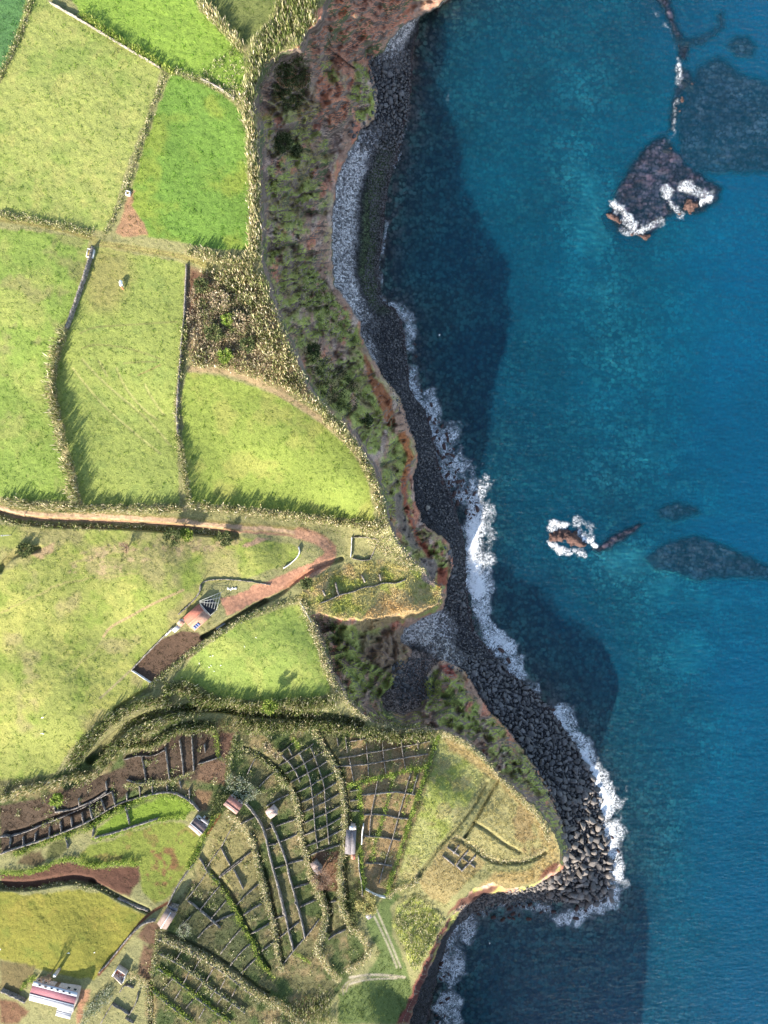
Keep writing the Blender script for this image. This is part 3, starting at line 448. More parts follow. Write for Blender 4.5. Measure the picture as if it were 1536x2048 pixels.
def mat_stone(name, ca, cb_, sc=2.2, dist=.2):
    m, nt, b = newmat(name); v = voro(nt, sc, vec=ocoord(nt)); s = nt.nodes.new('ShaderNodeSeparateColor'); nt.links.new(v.outputs['Color'], s.inputs[0])
    c = mixc(nt, s.outputs[0], ca, cb_); nf = noise(nt, 3., 6, .3, .7, ocoord(nt)); f2 = ramp(nt, nf, .3, .7, .6, 1.35); g_ = N(nt, 'ShaderNodeCombineColor'); [nt.links.new(f2, g_.inputs[i]) for i in range(3)]
    nt.links.new(mixc(nt, 1., c, g_.outputs[0], 'MULTIPLY'), b.inputs['Base Color']); bump(nt, b, mth(nt, 'SUBTRACT', nf, v.outputs['Distance']), dist); return m
def mat_plain(name, c, var=.2, rough=.7, sc=2., stripes=None):
    m, nt, b = newmat(name); nf = noise(nt, sc, 6, .2, .65, ocoord(nt)); f2 = ramp(nt, nf, .3, .7, 1-var, 1+var); g_ = N(nt, 'ShaderNodeCombineColor'); [nt.links.new(f2, g_.inputs[i]) for i in range(3)]
    nt.links.new(mixc(nt, 1., tuple(c), g_.outputs[0], 'MULTIPLY'), b.inputs['Base Color']); b.inputs['Roughness'].default_value = rough
    h = mth(nt, 'MULTIPLY', nf, .4)
    if stripes:
        wv = nt.nodes.new('ShaderNodeTexWave'); wv.inputs['Scale'].default_value = stripes; nt.links.new(nt.nodes.new('ShaderNodeUVMap').outputs[0], wv.inputs[0]); h = mth(nt, 'ADD', h, wv.outputs['Fac'])
    bump(nt, b, h, .05); return m
def mat_basalt():
    m, nt, b = newmat('basalt'); v = voro(nt, .8, vec=ocoord(nt)); s = nt.nodes.new('ShaderNodeSeparateColor'); nt.links.new(v.outputs['Color'], s.inputs[0]); c = mixc(nt, s.outputs[0], (.10, .095, .095), (.2, .18, .165))
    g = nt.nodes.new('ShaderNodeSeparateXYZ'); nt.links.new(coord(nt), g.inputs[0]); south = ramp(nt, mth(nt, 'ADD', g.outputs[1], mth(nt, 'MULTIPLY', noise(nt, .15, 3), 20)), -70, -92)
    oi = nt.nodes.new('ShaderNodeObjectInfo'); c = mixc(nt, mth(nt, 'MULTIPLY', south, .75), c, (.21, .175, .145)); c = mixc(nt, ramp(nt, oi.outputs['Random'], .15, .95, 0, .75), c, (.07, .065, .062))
    nf = noise(nt, 3., 6, .3, .7, ocoord(nt)); f2 = ramp(nt, nf, .3, .7, .6, 1.35); g_ = N(nt, 'ShaderNodeCombineColor'); [nt.links.new(f2, g_.inputs[i]) for i in range(3)]
    nt.links.new(mixc(nt, 1., c, g_.outputs[0], 'MULTIPLY'), b.inputs['Base Color']); bump(nt, b, nf, .15); b.inputs['Roughness'].default_value = .7; return m
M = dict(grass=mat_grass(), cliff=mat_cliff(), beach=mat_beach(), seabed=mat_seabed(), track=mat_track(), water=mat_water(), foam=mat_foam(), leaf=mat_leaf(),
 wall=mat_stone('dry_stone', (.11, .095, .08), (.29, .25, .21)), pale=mat_stone('pale_stone', (.2, .17, .135), (.36, .315, .26)), rock=mat_basalt(), redrock=mat_stone('red_rock', (.06, .034, .028), (.12, .068, .054), 1.2, .35), wet=mat_stone('wet_rock', (.05, .03, .027), (.10, .06, .05), 1.2, .2),
 bark=mat_plain('bark', (.16, .12, .09), .3), white=mat_plain('white_render', (.6, .57, .52), .1), terra=mat_plain('terracotta', (.48, .17, .11), .16, stripes=3.), terra2=mat_plain('pale_terracotta', (.5, .27, .18), .14, stripes=3.), pinkr=mat_plain('pink_sheet', (.42, .17, .19), .12, stripes=4.), whiter=mat_plain('white_sheet', (.62, .6, .59), .05, stripes=4.), greyr=mat_plain('grey_sheet', (.4, .42, .44), .1),
 brownr=mat_plain('brown_tile', (.17, .125, .115), .25, stripes=3.), palepink=mat_plain('pink_tile', (.5, .36, .3), .2, stripes=3.), oldred=mat_plain('old_red_tile', (.34, .16, .125), .25, stripes=3.), oldredp=mat_plain('faded_red_tile', (.5, .3, .24), .25, stripes=3.), stoner=mat_plain('weathered_tile', (.30, .215, .18), .25, stripes=3.), slate=mat_plain('slate', (.16, .14, .14), .3), panel=mat_plain('solar_glass', (.12, .16, .3), .1, .2), dark=mat_plain('dark_glass', (.035, .04, .05), .1, .2),
 steel=mat_plain('galvanised', (.36, .35, .31), .1), wood=mat_plain('wood', (.2, .13, .08), .2), cow=mat_plain('white_hide', (.8, .77, .7), .06), cowb=mat_plain('brown_hide', (.4, .17, .08), .1), feather=mat_plain('feather', (.85, .84, .8), .03), mudw=mat_plain('muddy_water', (.30, .22, .05), .1, .1), black=mat_plain('dark_junk', (.03, .03, .035), .4), plaster=mat_plain('plaster', (.45, .36, .3), .2))
# ------------------------------------------------------------------ mesh builders
def mk(name, v, faces, mat, parent=None, tint=None, smooth_=False, extra=None):
    me = bpy.data.meshes.new(name); v = np.asarray(v, np.float32); me.vertices.add(len(v)); me.vertices.foreach_set('co', v.ravel())
    if isinstance(faces, np.ndarray): k = faces.shape[1]; idx = faces.ravel(); ls = np.arange(len(faces))*k
    else:
        idx = np.array([i for f in faces for i in f]); ls = np.cumsum([0]+[len(f) for f in faces])[:-1]
    me.loops.add(len(idx)); me.loops.foreach_set('vertex_index', idx.astype(np.int32)); me.polygons.add(len(ls)); me.polygons.foreach_set('loop_start', ls.astype(np.int32))
    me.update(calc_edges=True)
    if smooth_: me.polygons.foreach_set('use_smooth', np.ones(len(ls), bool))
    if tint is not None:
        a_ = me.attributes.new('tint', 'FLOAT_COLOR', 'POINT'); q = np.ones((len(v), 4), np.float32); q[:, :3] = tint; a_.data.foreach_set('color', q.ravel())
    for k_, arr in (extra or {}).items():
        a_ = me.attributes.new(k_, 'FLOAT', 'POINT'); a_.data.foreach_set('value', np.asarray(arr, np.float32))
    for m_ in (mat if isinstance(mat, (list, tuple)) else [mat]): me.materials.append(m_)
    me.validate(); o = bpy.data.objects.new(name, me); COL.objects.link(o)
    if parent: o.parent = parent
    return o
def tag(o, label=None, cat=None, group=None, kind=None):
    for k, v in (('label', label), ('category', cat), ('group', group), ('kind', kind)):
        if v: o[k] = v
    return o
def empty(name, loc, rz=0):
    o = bpy.data.objects.new(name, None); o.location = loc; o.rotation_euler = (0, 0, rz); o.empty_display_size = .3; COL.objects.link(o); return o
# ground sheets, one per kind of surface, cut from the one grid
gi = np.arange(NU*NV).reshape(NV, NU)
quad = np.stack([gi[1:, :-1], gi[1:, 1:], gi[:-1, 1:], gi[:-1, :-1]], -1)
zone = np.zeros((NV, NU), np.int8)                        # 0 pasture 1 cliff 2 beach 3 seabed 4 track 5 plots
zone[TRK > .5] = 4; zone[cw] = 1; zone[bw] = 2; zone[sw] = 3
w_, m = polyf(TERR, 1, False); zz = zone[w_]; zz[(m > .5) & (zz == 0)] = 5
zf = zone[:-1, :-1].copy(); z4 = np.stack([zone[:-1, :-1], zone[1:, :-1], zone[:-1, 1:], zone[1:, 1:]]); lnd = np.isin(z4, (0, 4, 5))
zf[(z4 == 1).any(0) | (lnd.any(0) & (~lnd).any(0))] = 1
VX = np.stack([X, Y, Z], -1).reshape(-1, 3); CX = C.reshape(-1, 3)
RK = 1-sand
def sheet(name, sel, mat, off=0):
    q = quad[sel].reshape(-1, 4); u, inv = np.unique(q, return_inverse=True); v = VX[u].copy(); v[:, 2] += off
    return tag(mk(name, v, inv.reshape(-1, 4), mat, tint=CX[u], smooth_=True, extra={'rocky': RK.reshape(-1)[u]} if name == 'seabed' else None), kind='structure')
sheet('pasture', zf == 0, M['grass']); sheet('cliff', zf == 1, M['cliff']); sheet('beach', zf == 2, M['beach']); sheet('seabed', zf == 3, M['seabed']); sheet('dirt_track', zf == 4, M['track']); sheet('terraced_ground', zf == 5, M['grass'])
# ------------------------------------------------------------------ sea and foam
gu2 = np.concatenate([[-26000, -8000, -2000], np.arange(560, 1590, 6), [1700, 1900, 2300, 3200, 6000, 26000]]); gv2 = np.concatenate([[-26000, -8000, -2000, -800, -300], np.arange(-60, 2100, 6), [2300, 2700, 3300, 6000, 26000]])
A, B = np.meshgrid(gu2, gv2); n2_, n1_ = A.shape; gi2 = np.arange(n1_*n2_).reshape(n2_, n1_); q2 = np.stack([gi2[1:, :-1], gi2[1:, 1:], gi2[:-1, 1:], gi2[:-1, :-1]], -1).reshape(-1, 4)
vs = wp(A.ravel(), B.ravel(), np.full(A.size, SEA)); dd = samp(DEP, A.ravel(), B.ravel())
tag(mk('sea', vs, q2, M['water'], extra={'depth': np.maximum(dd, .05)}, smooth_=True), kind='structure')
FOAM = [('P 815,240 808,290 790,330', 4, .5, 0), ('P 775,440 765,500 758,560 765,600 790,615', 5, .45, 0), ('P 800,620 820,640 818,700 815,760 835,800', 16, .55, 0), ('P 850,820 880,870 900,920 930,970 950,1000', 36, .62, 0), ('P 955,990 950,1050 952,1100 955,1160 962,1200', 27, .75, 0), ('P 948,1040 948,1100 950,1150 955,1190', 18, 1.15, 0),
 ('P 965,1215 985,1260 1005,1290 1030,1335', 22, .8, 0), ('P 1035,1340 1080,1380 1120,1430', 13, .5, 0), ('P 1120,1430 1160,1485 1190,1530 1205,1590', 20, .8, 0), ('P 1165,1500 1185,1530 1205,1590', 11, 1.2, 0), ('P 1210,1590 1215,1650 1225,1700 1220,1760 1215,1800', 28, .8, 0), ('P 1215,1600 1208,1620', 10, 1.3, 0), ('P 1215,1740 1205,1780', 16, 1.15, 0),
 ('P 1215,1800 1170,1830 1130,1830', 20, .8, 0), ('P 1130,1830 1060,1815 1000,1810 940,1830', 18, .42, 0), ('P 935,1845 908,1885 896,1940 892,2000 902,2060', 30, .62, 0), ('P 1230,408 1245,425 1266,446', 12, .8, 0), ('P 1230,408 1240,420', 6, 1.1, 0), ('P 1362,372 1385,380 1405,390', 14, .68, 0), ('P 1405,402 1420,398', 7, 1.1, 0), ('P 1335,380 1345,410 1365,425', 12, .6, 0), ('P 1250,462 1285,462 1316,444', 11, .6, 0),
 ('P 1106,1052 1122,1052', 11, .85, 0), ('P 1104,1090 1118,1098', 8, 1.0, 0), ('P 1160,1068 1178,1078', 11, .75, 0), ('P 1185,1090 1192,1095', 6, 1.2, 0), ('P 1125,1103 1165,1108', 7, .62, 0), ('P 1150,1042 1180,1055', 11, .55, 0), ('P 1298,0 1320,35 1345,75 1358,130 1355,200 1340,290', 6, .3, 0), ('P 850,190 880,220 900,200', 12, .15, 0)]
fU = np.arange(740, 1460, 2.0); fV = np.arange(-10, 2070, 2.0); A, B = np.meshgrid(fU, fV); FM = np.zeros(A.shape, np.float32)
for s, hw, st, _ in FOAM:
    p = smooth(P(s)); lo, hi = p.min(0)-hw*2, p.max(0)+hw*2; jy = slice(max(0, np.searchsorted(fV, lo[1])-1), np.searchsorted(fV, hi[1])+1); jx = slice(max(0, np.searchsorted(fU, lo[0])-1), np.searchsorted(fU, hi[0])+1)
    x = A[jy, jx]; y = B[jy, jx]; wa = max(hw*1.6, 22); ws = 34 if hw > 12 else 15; x0 = x; x = x+(fbm(x, y, ws, 4, 90)-.5)*wa; y = y+(fbm(x0, y, ws, 4, 91)-.5)*wa; d = seg_dist(x, y, p); FM[jy, jx] = np.maximum(FM[jy, jx], st*(1-sst(hw*.1, hw*1.9, d)))
keepf = (FM > .02) & (samp(Z, A, B) < SEA+.25)
gi3 = np.arange(A.size).reshape(A.shape); q3 = np.stack([gi3[1:, :-1], gi3[1:, 1:], gi3[:-1, 1:], gi3[:-1, :-1]], -1)[keepf[:-1, :-1]]
u3, inv = np.unique(q3, return_inverse=True); vz = SEA+.12+.5*np.clip(FM.ravel()[u3]-.5, 0, 1)*fbm(A.ravel()[u3], B.ravel()[u3], 12, 3, 92)
tag(mk('surf_foam', wp(A.ravel()[u3], B.ravel()[u3], vz), inv.reshape(-1, 4), M['foam'], extra={'foam': FM.ravel()[u3]}, smooth_=True), kind='stuff', label='white lacy surf foam breaking along the rocky shore', cat='foam')
# ------------------------------------------------------------------ vegetation
PAL = {'reed': [(234, 216, 184), (214, 200, 158), (186, 180, 130), (150, 150, 100), (112, 120, 72), (196, 176, 132), (88, 98, 58), (132, 136, 84)], 'green': [(132, 150, 66), (100, 124, 48), (162, 172, 84), (78, 100, 40), (196, 196, 112), (120, 140, 60)],
       'lime': [(138, 160, 66), (112, 136, 54), (164, 178, 84), (86, 112, 44), (186, 192, 110)], 'dry': [(206, 184, 150), (160, 140, 112), (120, 104, 84), (226, 208, 174), (138, 136, 88), (96, 92, 66)], 'dark': [(92, 102, 62), (74, 86, 52), (116, 124, 76), (142, 142, 98), (64, 74, 46)], 'mix': [(200, 190, 144), (142, 150, 86), (106, 120, 62), (172, 170, 112), (84, 98, 52), (222, 208, 170), (96, 112, 56)],
       'bare': [(150, 118, 96), (176, 150, 124), (120, 92, 76)], 'gold': [(196, 184, 124), (172, 162, 104), (146, 142, 86)], 'agave': [(150, 156, 120), (176, 180, 150), (112, 124, 84), (196, 192, 166)]}
PA = {k: np.array([lin(c)*(.96 if k == 'reed' else .86) for c in v]) for k, v in PAL.items()}
def blades(base, n, length, width, spread, pal=None, tint=None, jit=.3, droop=.25):
    """n leaf blades from every base point -> vertex, face and colour arrays"""
    B0 = np.repeat(base, n, 0); m_ = len(B0); L = np.repeat(length, n) if np.ndim(length) else np.full(m_, float(length)); L = L*rng.uniform(.55, 1.15, m_)
    B0 = B0+np.c_[rng.normal(0, jit, (m_, 2)), np.zeros(m_)]; th = rng.uniform(0, 2*np.pi, m_); sp = rng.uniform(.1, 1, m_)*spread
    d = np.c_[np.cos(th)*sp, np.sin(th)*sp, np.ones(m_)]; d /= np.linalg.norm(d, axis=1)[:, None]
    s = np.c_[-np.sin(th), np.cos(th), rng.uniform(-.3, .3, m_)]*(width*rng.uniform(.6, 1.3, m_)/2)[:, None]
    mid = B0+d*(L*.55)[:, None]; tip = B0+d*L[:, None]; tip[:, 2] -= droop*L*sp; tip[:, :2] += d[:, :2]*(L*.2)[:, None]
    v = np.stack([B0, mid+s, tip, mid-s], 1).reshape(-1, 3); f = np.arange(m_*4).reshape(-1, 4)
    if tint is None: c = PA[pal][rng.integers(0, len(PA[pal]), m_)]
    else: c = np.repeat(tint, n, 0)
    c = c*rng.uniform(.75, 1.25, (m_, 1)); return v, f, np.repeat(c, 4, 0)
def join(parts):
    vs_, fs, cs_ = [], [], []; o = 0
    for v, f, c in parts: vs_.append(v); fs.append(f+o); cs_.append(c); o += len(v)
    return np.concatenate(vs_), np.concatenate(fs), np.concatenate(cs_)
def scatter(u, v, h, pal, kind='reed', tint=None):
    b = ground(u, v); n = len(b); hh = h*rng.uniform(.8, 1.15, n)*(.65+.7*vn(np.asarray(u), np.asarray(v), 9, 7))
    if kind == 'reed':
        a = blades(b, 5, hh*.62, .17, .55, 'mix' if pal == 'reed' else pal); p = b.copy(); p[:, 2] += hh*.38
        return join([a, blades(p, 4, hh*.62, .2, .38, pal, jit=.45, droop=.5)])
    if kind == 'bush':
        p = b.copy(); p[:, 2] += hh*rng.uniform(.1, .75, n); q = b.copy(); q[:, 2] += hh*.1
        return join([blades(p, 9, .5, .19, 1.5, pal, jit=.38), blades(q, 4, hh*.7, .17, .7, pal, jit=.35)])
    if kind == 'tuft': return blades(b, 5, hh, .16, .8, pal, tint, jit=.22)
def along(p, wid, dens):
    """random points in a band round a polyline; dens per square metre"""
    p = smooth(p); d = np.linalg.norm(np.diff(p, axis=0), axis=1); Lt = d.sum(); n = max(4, int(Lt*wid*S*S*dens)); s = rng.random(n)*Lt; cs_ = np.r_[0, np.cumsum(d)]
    i = np.clip(np.searchsorted(cs_, s)-1, 0, len(d)-1); f = (s-cs_[i])/d[i]; q = p[i]+(p[i+1]-p[i])*f[:, None]; t_ = (p[i+1]-p[i])/d[i][:, None]; nn = np.c_[-t_[:, 1], t_[:, 0]]
    ww = wid*(.65+.7*vn(s, s*0, 14, 5)); return q+nn*(rng.uniform(-.5, .5, n)*ww)[:, None]
def inpoly(p, dens, thin=None):
    lo, hi = p.min(0), p.max(0); n = int((hi-lo).prod()*S*S*dens); q = lo+rng.random((n, 2))*(hi-lo); q = q[inside(q[:, 0], q[:, 1], p)]
    if thin is not None: q = q[thin(q)]
    return q
def hedge(name, s, wid, h, pal, kind, label, cat='hedge', group=None, dens=4.):
    p = P(s) if isinstance(s, str) else s; p = lean(p, h*.5); q = along(p, wid, dens); v, f, c = scatter(q[:, 0], q[:, 1], h, pal, kind)
    return tag(mk(name, v, f, M['leaf'], tint=c), label, cat, group)
def mass(name, s, h, pal, kind, label, cat, dens=2.5, thin=None, knd=None):
    p = P(s) if isinstance(s, str) else s; p = lean(p, h*.4); q = inpoly(p, dens, thin); v, f, c = scatter(q[:, 0], q[:, 1], h, pal, kind)
    return tag(mk(name, v, f, M['leaf'], tint=c), label, cat, None, knd)
for h_ in HEDGES[:-1]:
    if h_[4] == 'bush' and h_[0][0] != 'P': h_ = (h_[0], h_[1]*.7, h_[2]*1.3)+h_[3:]
    hedge('cane_hedge' if h_[4] == 'reed' else 'hedge', *h_, dens=4.5 if h_[4] == 'reed' else 5.5)
# masses
mass('reed_bed', 'P 560,-30 645,-30 628,45 600,88 560,110 528,160 505,200 487,190 492,120 508,82 540,45', 3.4, 'mix', 'reed', 'dense cane thicket at the cliff top, north end', 'cane thicket', 2.6)
mass('dark_thicket', 'P 548,105 605,100 622,150 612,205 572,222 545,190', 2.6, 'dark', 'bush', 'dark green thicket on the slope under the northern canes', 'thicket', 3)
mass('reed_bed', 'P 395,540 450,535 525,545 545,610 575,670 602,740 620,785 655,815 690,855 640,825 560,770 520,700 500,620 450,570', 3.0, 'reed', 'reed', 'cream cane thicket on the cliff edge beside the brown brambles', 'cane thicket', 2.4)
mass('bramble_patch', 'P 380,585 405,550 440,560 480,590 512,640 520,690 545,735 500,735 440,718 395,705 376,650', 1.8, 'dry', 'bush', 'brown bramble patch in the middle of the fields', 'brambles', 2.6)
mass('bramble_patch', 'P 420,560 470,560 500,600 510,680 470,700 410,660 395,610', 2.4, 'dark', 'bush', 'darker bushes at the heart of the brown brambles', 'brambles', .9)
mass('reed_bed', 'P 380,700 460,700 560,745 620,800 560,775 470,742 382,732', 2.2, 'reed', 'reed', 'pale cane strip at the north edge of the crescent field', 'cane thicket', 2.2)
mass('reed_bed', 'P 760,1040 790,1078 815,1110 850,1140 845,1150 790,1125 745,1095 720,1060', 2.2, 'reed', 'bush', 'cream brush at the seaward end of the red dirt track', 'brush', 3)
mass('thicket', 'P 400,1435 470,1445 560,1448 640,1440 720,1450 780,1470 700,1475 560,1470 430,1460 340,1460', 2.4, 'dark', 'bush', 'dark thicket filling the shaded gully floor', 'thicket', 1.5)
mass('thicket', 'P 240,1445 330,1408 420,1402 500,1415 580,1420 660,1422 725,1440 720,1456 660,1444 580,1440 500,1438 420,1424 330,1432 250,1468', 2.2, 'mix', 'reed', 'brushy canes along the gully bed', 'cane thicket', 2.6)
mass('thicket', 'P 628,1238 660,1234 685,1260 680,1320 705,1385 690,1385 652,1310', 1.6, 'dark', 'bush', 'dark green bushes on the inner west wall of the ravine', 'thicket', 1.3)
mass('thicket', 'K 240,1060 330,1000 440,1080 480,1140 400,1290 330,1390 270,1250 220,1150', 1.8, 'mix', 'bush', 'green and tan thicket on the slope above the southern bay', 'thicket', 2.2)
mass('thicket', 'J 980,980 1200,900 1280,960 1250,1080 1330,1145 1000,1145 900,1030', 1.8, 'mix', 'reed', 'brushy thicket below the round brown plot', 'thicket', 2.)
mass('thicket', 'U 860,1120 1000,1090 1030,1330 1040,1500 1000,1690 880,1620 840,1400', 2.2, 'dark', 'bush', 'dark bushes left of the small roofless stone hut', 'thicket', 3)
mass('thicket', 'V 1000,560 1180,450 1200,560 1060,720 860,909 760,909 860,760', 2.0, 'agave', 'bush', 'grey-green thicket beside the gateway of the pink-roofed house', 'thicket', 2.6)
mass('shrubbery', 'S 480,60 640,60 600,300 520,420 380,420 400,260', 2.6, 'dark', 'bush', 'dark bushy tree clump between the two small houses', 'shrubs', 3.2)
mass('shrubbery', 'H 270,500 380,560 470,620 480,680 400,700 380,720 260,600', 1.8, 'agave', 'bush', 'grey-green shrubs behind the red-roofed shed', 'shrubs', 2.4)
mass('weed_patch', 'B 0,430 40,400 230,250 260,320 250,560 120,520', .9, 'mix', 'bush', 'rough weeds in the corner of the northern field', 'weeds', .9, None, 'stuff')
mass('reed_bed', 'D 590,190 700,180 800,330 900,480 960,620 880,640 760,560 660,430 600,320', 1.8, 'mix', 'reed', 'grey-green cane patch halfway down the cliff', 'cane thicket', 1.5)
mass('thicket', 'D 640,640 760,700 880,800 960,900 960,1000 860,1040 760,980 700,880', 1.8, 'dark', 'bush', 'dark thicket low on the middle of the cliff', 'thicket', 2)
def gth(q): return samp(GREEN, q[:, 0], q[:, 1]) > rng.uniform(.35, 1.0, len(q))
q = inpoly(P('P 500,100 760,100 800,700 900,900 910,1180 1140,1700 1000,1800 800,2060 740,2060 700,1480 620,1230 740,1000 500,540'), 2.2, gth)
tc = samp(C, q[:, 0], q[:, 1])*1.5; v, f, c = scatter(q[:, 0], q[:, 1], .75, None, 'tuft', tc); tag(mk('cliff_grass', v, f, M['leaf'], tint=c), 'shaggy green grass clinging to the cliff face', 'grass', kind='stuff')
q = inpoly(TONG, 5); tc = samp(C, q[:, 0], q[:, 1])*1.7; v, f, c = scatter(q[:, 0], q[:, 1], .7, None, 'tuft', tc); tag(mk('dry_grass', v, f, M['leaf'], tint=c), 'pale dry grass on the sunlit spur beside the ravine', 'grass', kind='stuff')
q = inpoly(np.clip(TERR, -60, 2100), 1.8); tc = samp(C, q[:, 0], q[:, 1])*1.5; v, f, c = scatter(q[:, 0], q[:, 1], .3, None, 'tuft', tc); tag(mk('plot_grass', v, f, M['leaf'], tint=c), 'rough dry grass inside the walled plots', 'grass', kind='stuff')
q = inpoly(P('P -30,-30 640,-30 500,200 510,520 700,880 770,1050 880,1180 640,1240 700,1450 120,1560 -30,1560'), 1.0, lambda q: (samp(zone.astype(float), q[:, 0], q[:, 1]) < .5) & (fbm(q[:, 0], q[:, 1], 9, 3, 95) > .52))
tc = samp(C, q[:, 0], q[:, 1])*np.array((.8, 1.05, .7)); v, f, c = scatter(q[:, 0], q[:, 1], .34, None, 'tuft', tc); tag(mk('pasture_tufts', v, f, M['leaf'], tint=c), 'small grass tufts dotted over the pastures', 'grass', kind='stuff')
q = inpoly(P('K 455,180 560,215 690,310 900,520 1010,680 1060,760 1060,860 900,940 760,930 600,930 480,1060 180,1020'), 4); tc = samp(C, q[:, 0], q[:, 1])*1.7; v, f, c = scatter(q[:, 0], q[:, 1], .4, None, 'tuft', tc); tag(mk('headland_grass', v, f, M['leaf'], tint=c), 'short tan and green grass on the headland', 'grass', kind='stuff')
# ------------------------------------------------------------------ dry stone walls
def wall(s, h=.9, wd=.5, mat='wall', label='', group=None, name='stone_wall'):
    p = P(s) if isinstance(s, str) else s; p = smooth(lean(p, h)); d = np.linalg.norm(np.diff(p, axis=0), axis=1); cs_ = np.r_[0, np.cumsum(d)]; n = max(3, int(cs_[-1]*S/.45)); t_ = np.linspace(0, cs_[-1], n)
    q = np.c_[np.interp(t_, cs_, p[:, 0]), np.interp(t_, cs_, p[:, 1])]; g = ground(q[:, 0], q[:, 1]); tg = np.gradient(g[:, :2], axis=0); tg /= np.linalg.norm(tg, axis=1)[:, None]+1e-9; nn = np.c_[-tg[:, 1], tg[:, 0], np.zeros(n)]
    j = rng.uniform(-.07, .07, (n, 6)); prof = [(-.5, -.4), (-.46, .55), (-.3, 1), (.3, 1), (.46, .55), (.5, -.4)]; rows = []
    for k, (a_, b_) in enumerate(prof):
        r = g+nn*((a_*wd+j[:, k])[:, None]); r[:, 2] = g[:, 2]+b_*h+(rng.uniform(-.14, .12, n) if b_ > 0 else 0); rows.append(r)
    v = np.stack(rows, 1).reshape(-1, 3); F_ = [[i*6+k, i*6+k+1, (i+1)*6+k+1, (i+1)*6+k] for i in range(n-1) for k in range(5)]+[list(range(5, -1, -1)), [(n-1)*6+k for k in range(6)]]
    return tag(mk(name, v, F_, M[mat]), label, 'wall', group)
ORD = ['first', 'second', 'third', 'fourth', 'fifth', 'sixth', 'seventh', 'eighth', 'ninth', 'tenth', 'eleventh', 'twelfth', 'thirteenth', 'fourteenth', 'fifteenth', 'sixteenth']
def walls(fr, lines, tail, group, h=.85, wd=.22, mat='wall'):
    for i, s in enumerate(lines): wall(fr+' '+s, h, wd, mat, ORD[i]+' '+tail, group)
walls('H', ['580,400 650,360 720,300', '620,460 660,440 770,370 860,310', '660,520 740,480 840,420 930,360', '700,580 790,530 880,480 960,430', '740,650 830,610 910,560 1000,510', '770,720 850,690 940,630 1020,580', '780,790 870,750 950,710 1045,655', '780,870 870,830 960,790 1050,740', '785,950 870,920 960,880 1055,825', '800,1030 880,1000 970,960 1060,910', '830,1090 900,1060 970,1040 1060,1010'],
      'sloping wall from the top of the plot grid between the two long pale hedges', 'cross walls of the plot grid')
walls('H', ['685,335 710,390', '640,390 700,450 745,520 765,580', '760,370 790,430 820,500 845,600 855,700 865,800 870,900 890,1040', '840,330 870,400 895,480 930,580 940,650 945,750 955,850 965,960 970,1010'], 'lengthwise wall from the left in the plot grid between the long pale hedges', 'lengthwise walls of the plot grid')
walls('K', ['0,215 80,200 165,190', '-60,300 20,292 80,275 170,262 265,240 345,228 415,212', '-90,345 0,340 90,332 180,316 280,298 400,280'], 'row wall from the top above the straight bright green hedge', 'row walls of the upper plots')
walls('K', ['-70,180 -60,240', '-25,180 -15,270', '80,215 90,300 95,400', '165,205 172,310 185,385', '262,195 270,290 285,358', '345,190 350,255', '-5,300 10,370 20,430'], 'upright wall in the upper rows of plots above the straight bright green hedge, counting in tracing order from the left', 'upright walls of the upper plots')
walls('K', ['60,490 140,483 230,472 335,488', '70,590 170,590 240,607 300,612', '70,700 150,705 260,722', '78,840 150,840 215,855'], 'level wall from the top among the tan plots right of the grey-roofed house', 'level walls of the tan plots')
walls('K', ['145,400 125,500 105,600 98,705', '310,380 285,470 250,590 225,690 175,845 150,940', '348,385 320,480'], 'upright wall from the left among the tan plots right of the grey-roofed house', 'upright walls of the tan plots')
walls('K', ['0,470 45,462', '0,520 45,515', '0,570 48,570'], 'short wall from the top just left of the green hedge above the grey-roofed house', 'short walls above the grey-roofed house')
wall('H 380,720 440,790 500,880 530,980 550,1080 580,1200 610,1300 640,1400 650,1500', 1.0, .5, 'wall', 'long stone wall with a narrow path, leftmost of the two below the pale-roofed shed')
wall('J 860,180 880,150 910,280 940,380 960,480 980,560 1000,640'.replace('860,180 ', ''), 1.0, .5, 'wall', 'lower end of the long stone wall, meeting the diagonal wall')
wall('H 560,860 600,940 640,1050 670,1130 690,1240 720,1340 750,1450 770,1530', 1.0, .42, 'wall', 'long stone wall running down from the pale-roofed shed')
wall('J 1010,300 1030,330 1060,450 1080,550', 1.0, .5, 'wall', 'last stretch of the stone wall that starts at the pale-roofed shed')
walls('H', ['400,520 430,450 460,395', '480,610 540,545 590,505', '530,745 610,700 690,660', '600,885 670,860 750,830', '600,1005 680,975 750,940', '680,1150 740,1130 790,1120', '720,1320 780,1300 830,1285', '770,1450 820,1425 880,1400', '530,910 580,890', '540,1020 600,1010', '590,1180 660,1160', '350,870 450,820'], 'cross wall from the top on the green terraces around the pale-roofed shed', 'cross walls of the green terraces')
walls('J', ['930,730 1000,640 1080,550 1130,490 1180,420', '780,640 890,560 960,500 1040,440', '700,520 770,490 830,450', '650,390 710,350 780,310', '600,320 680,240 760,170', '480,130 560,70 650,0', '860,420 940,390', '1250,300 1310,290', '1245,560 1300,520 1370,490'], 'slanting wall in the lower plots between the long pale hedges', 'slanting walls of the lower plots')
walls('J', ['350,350 420,260 490,180', '430,410 480,350 530,290', '330,550 420,450 590,380', '490,660 560,570 640,480', '560,740 640,640 700,590', '640,790 690,740 740,690', '260,290 340,350 410,410 490,480', '250,280 330,190 400,80', '200,480 280,400'], 'wall of the shaded plots right of the brown gabled house', 'walls of the shaded plots')
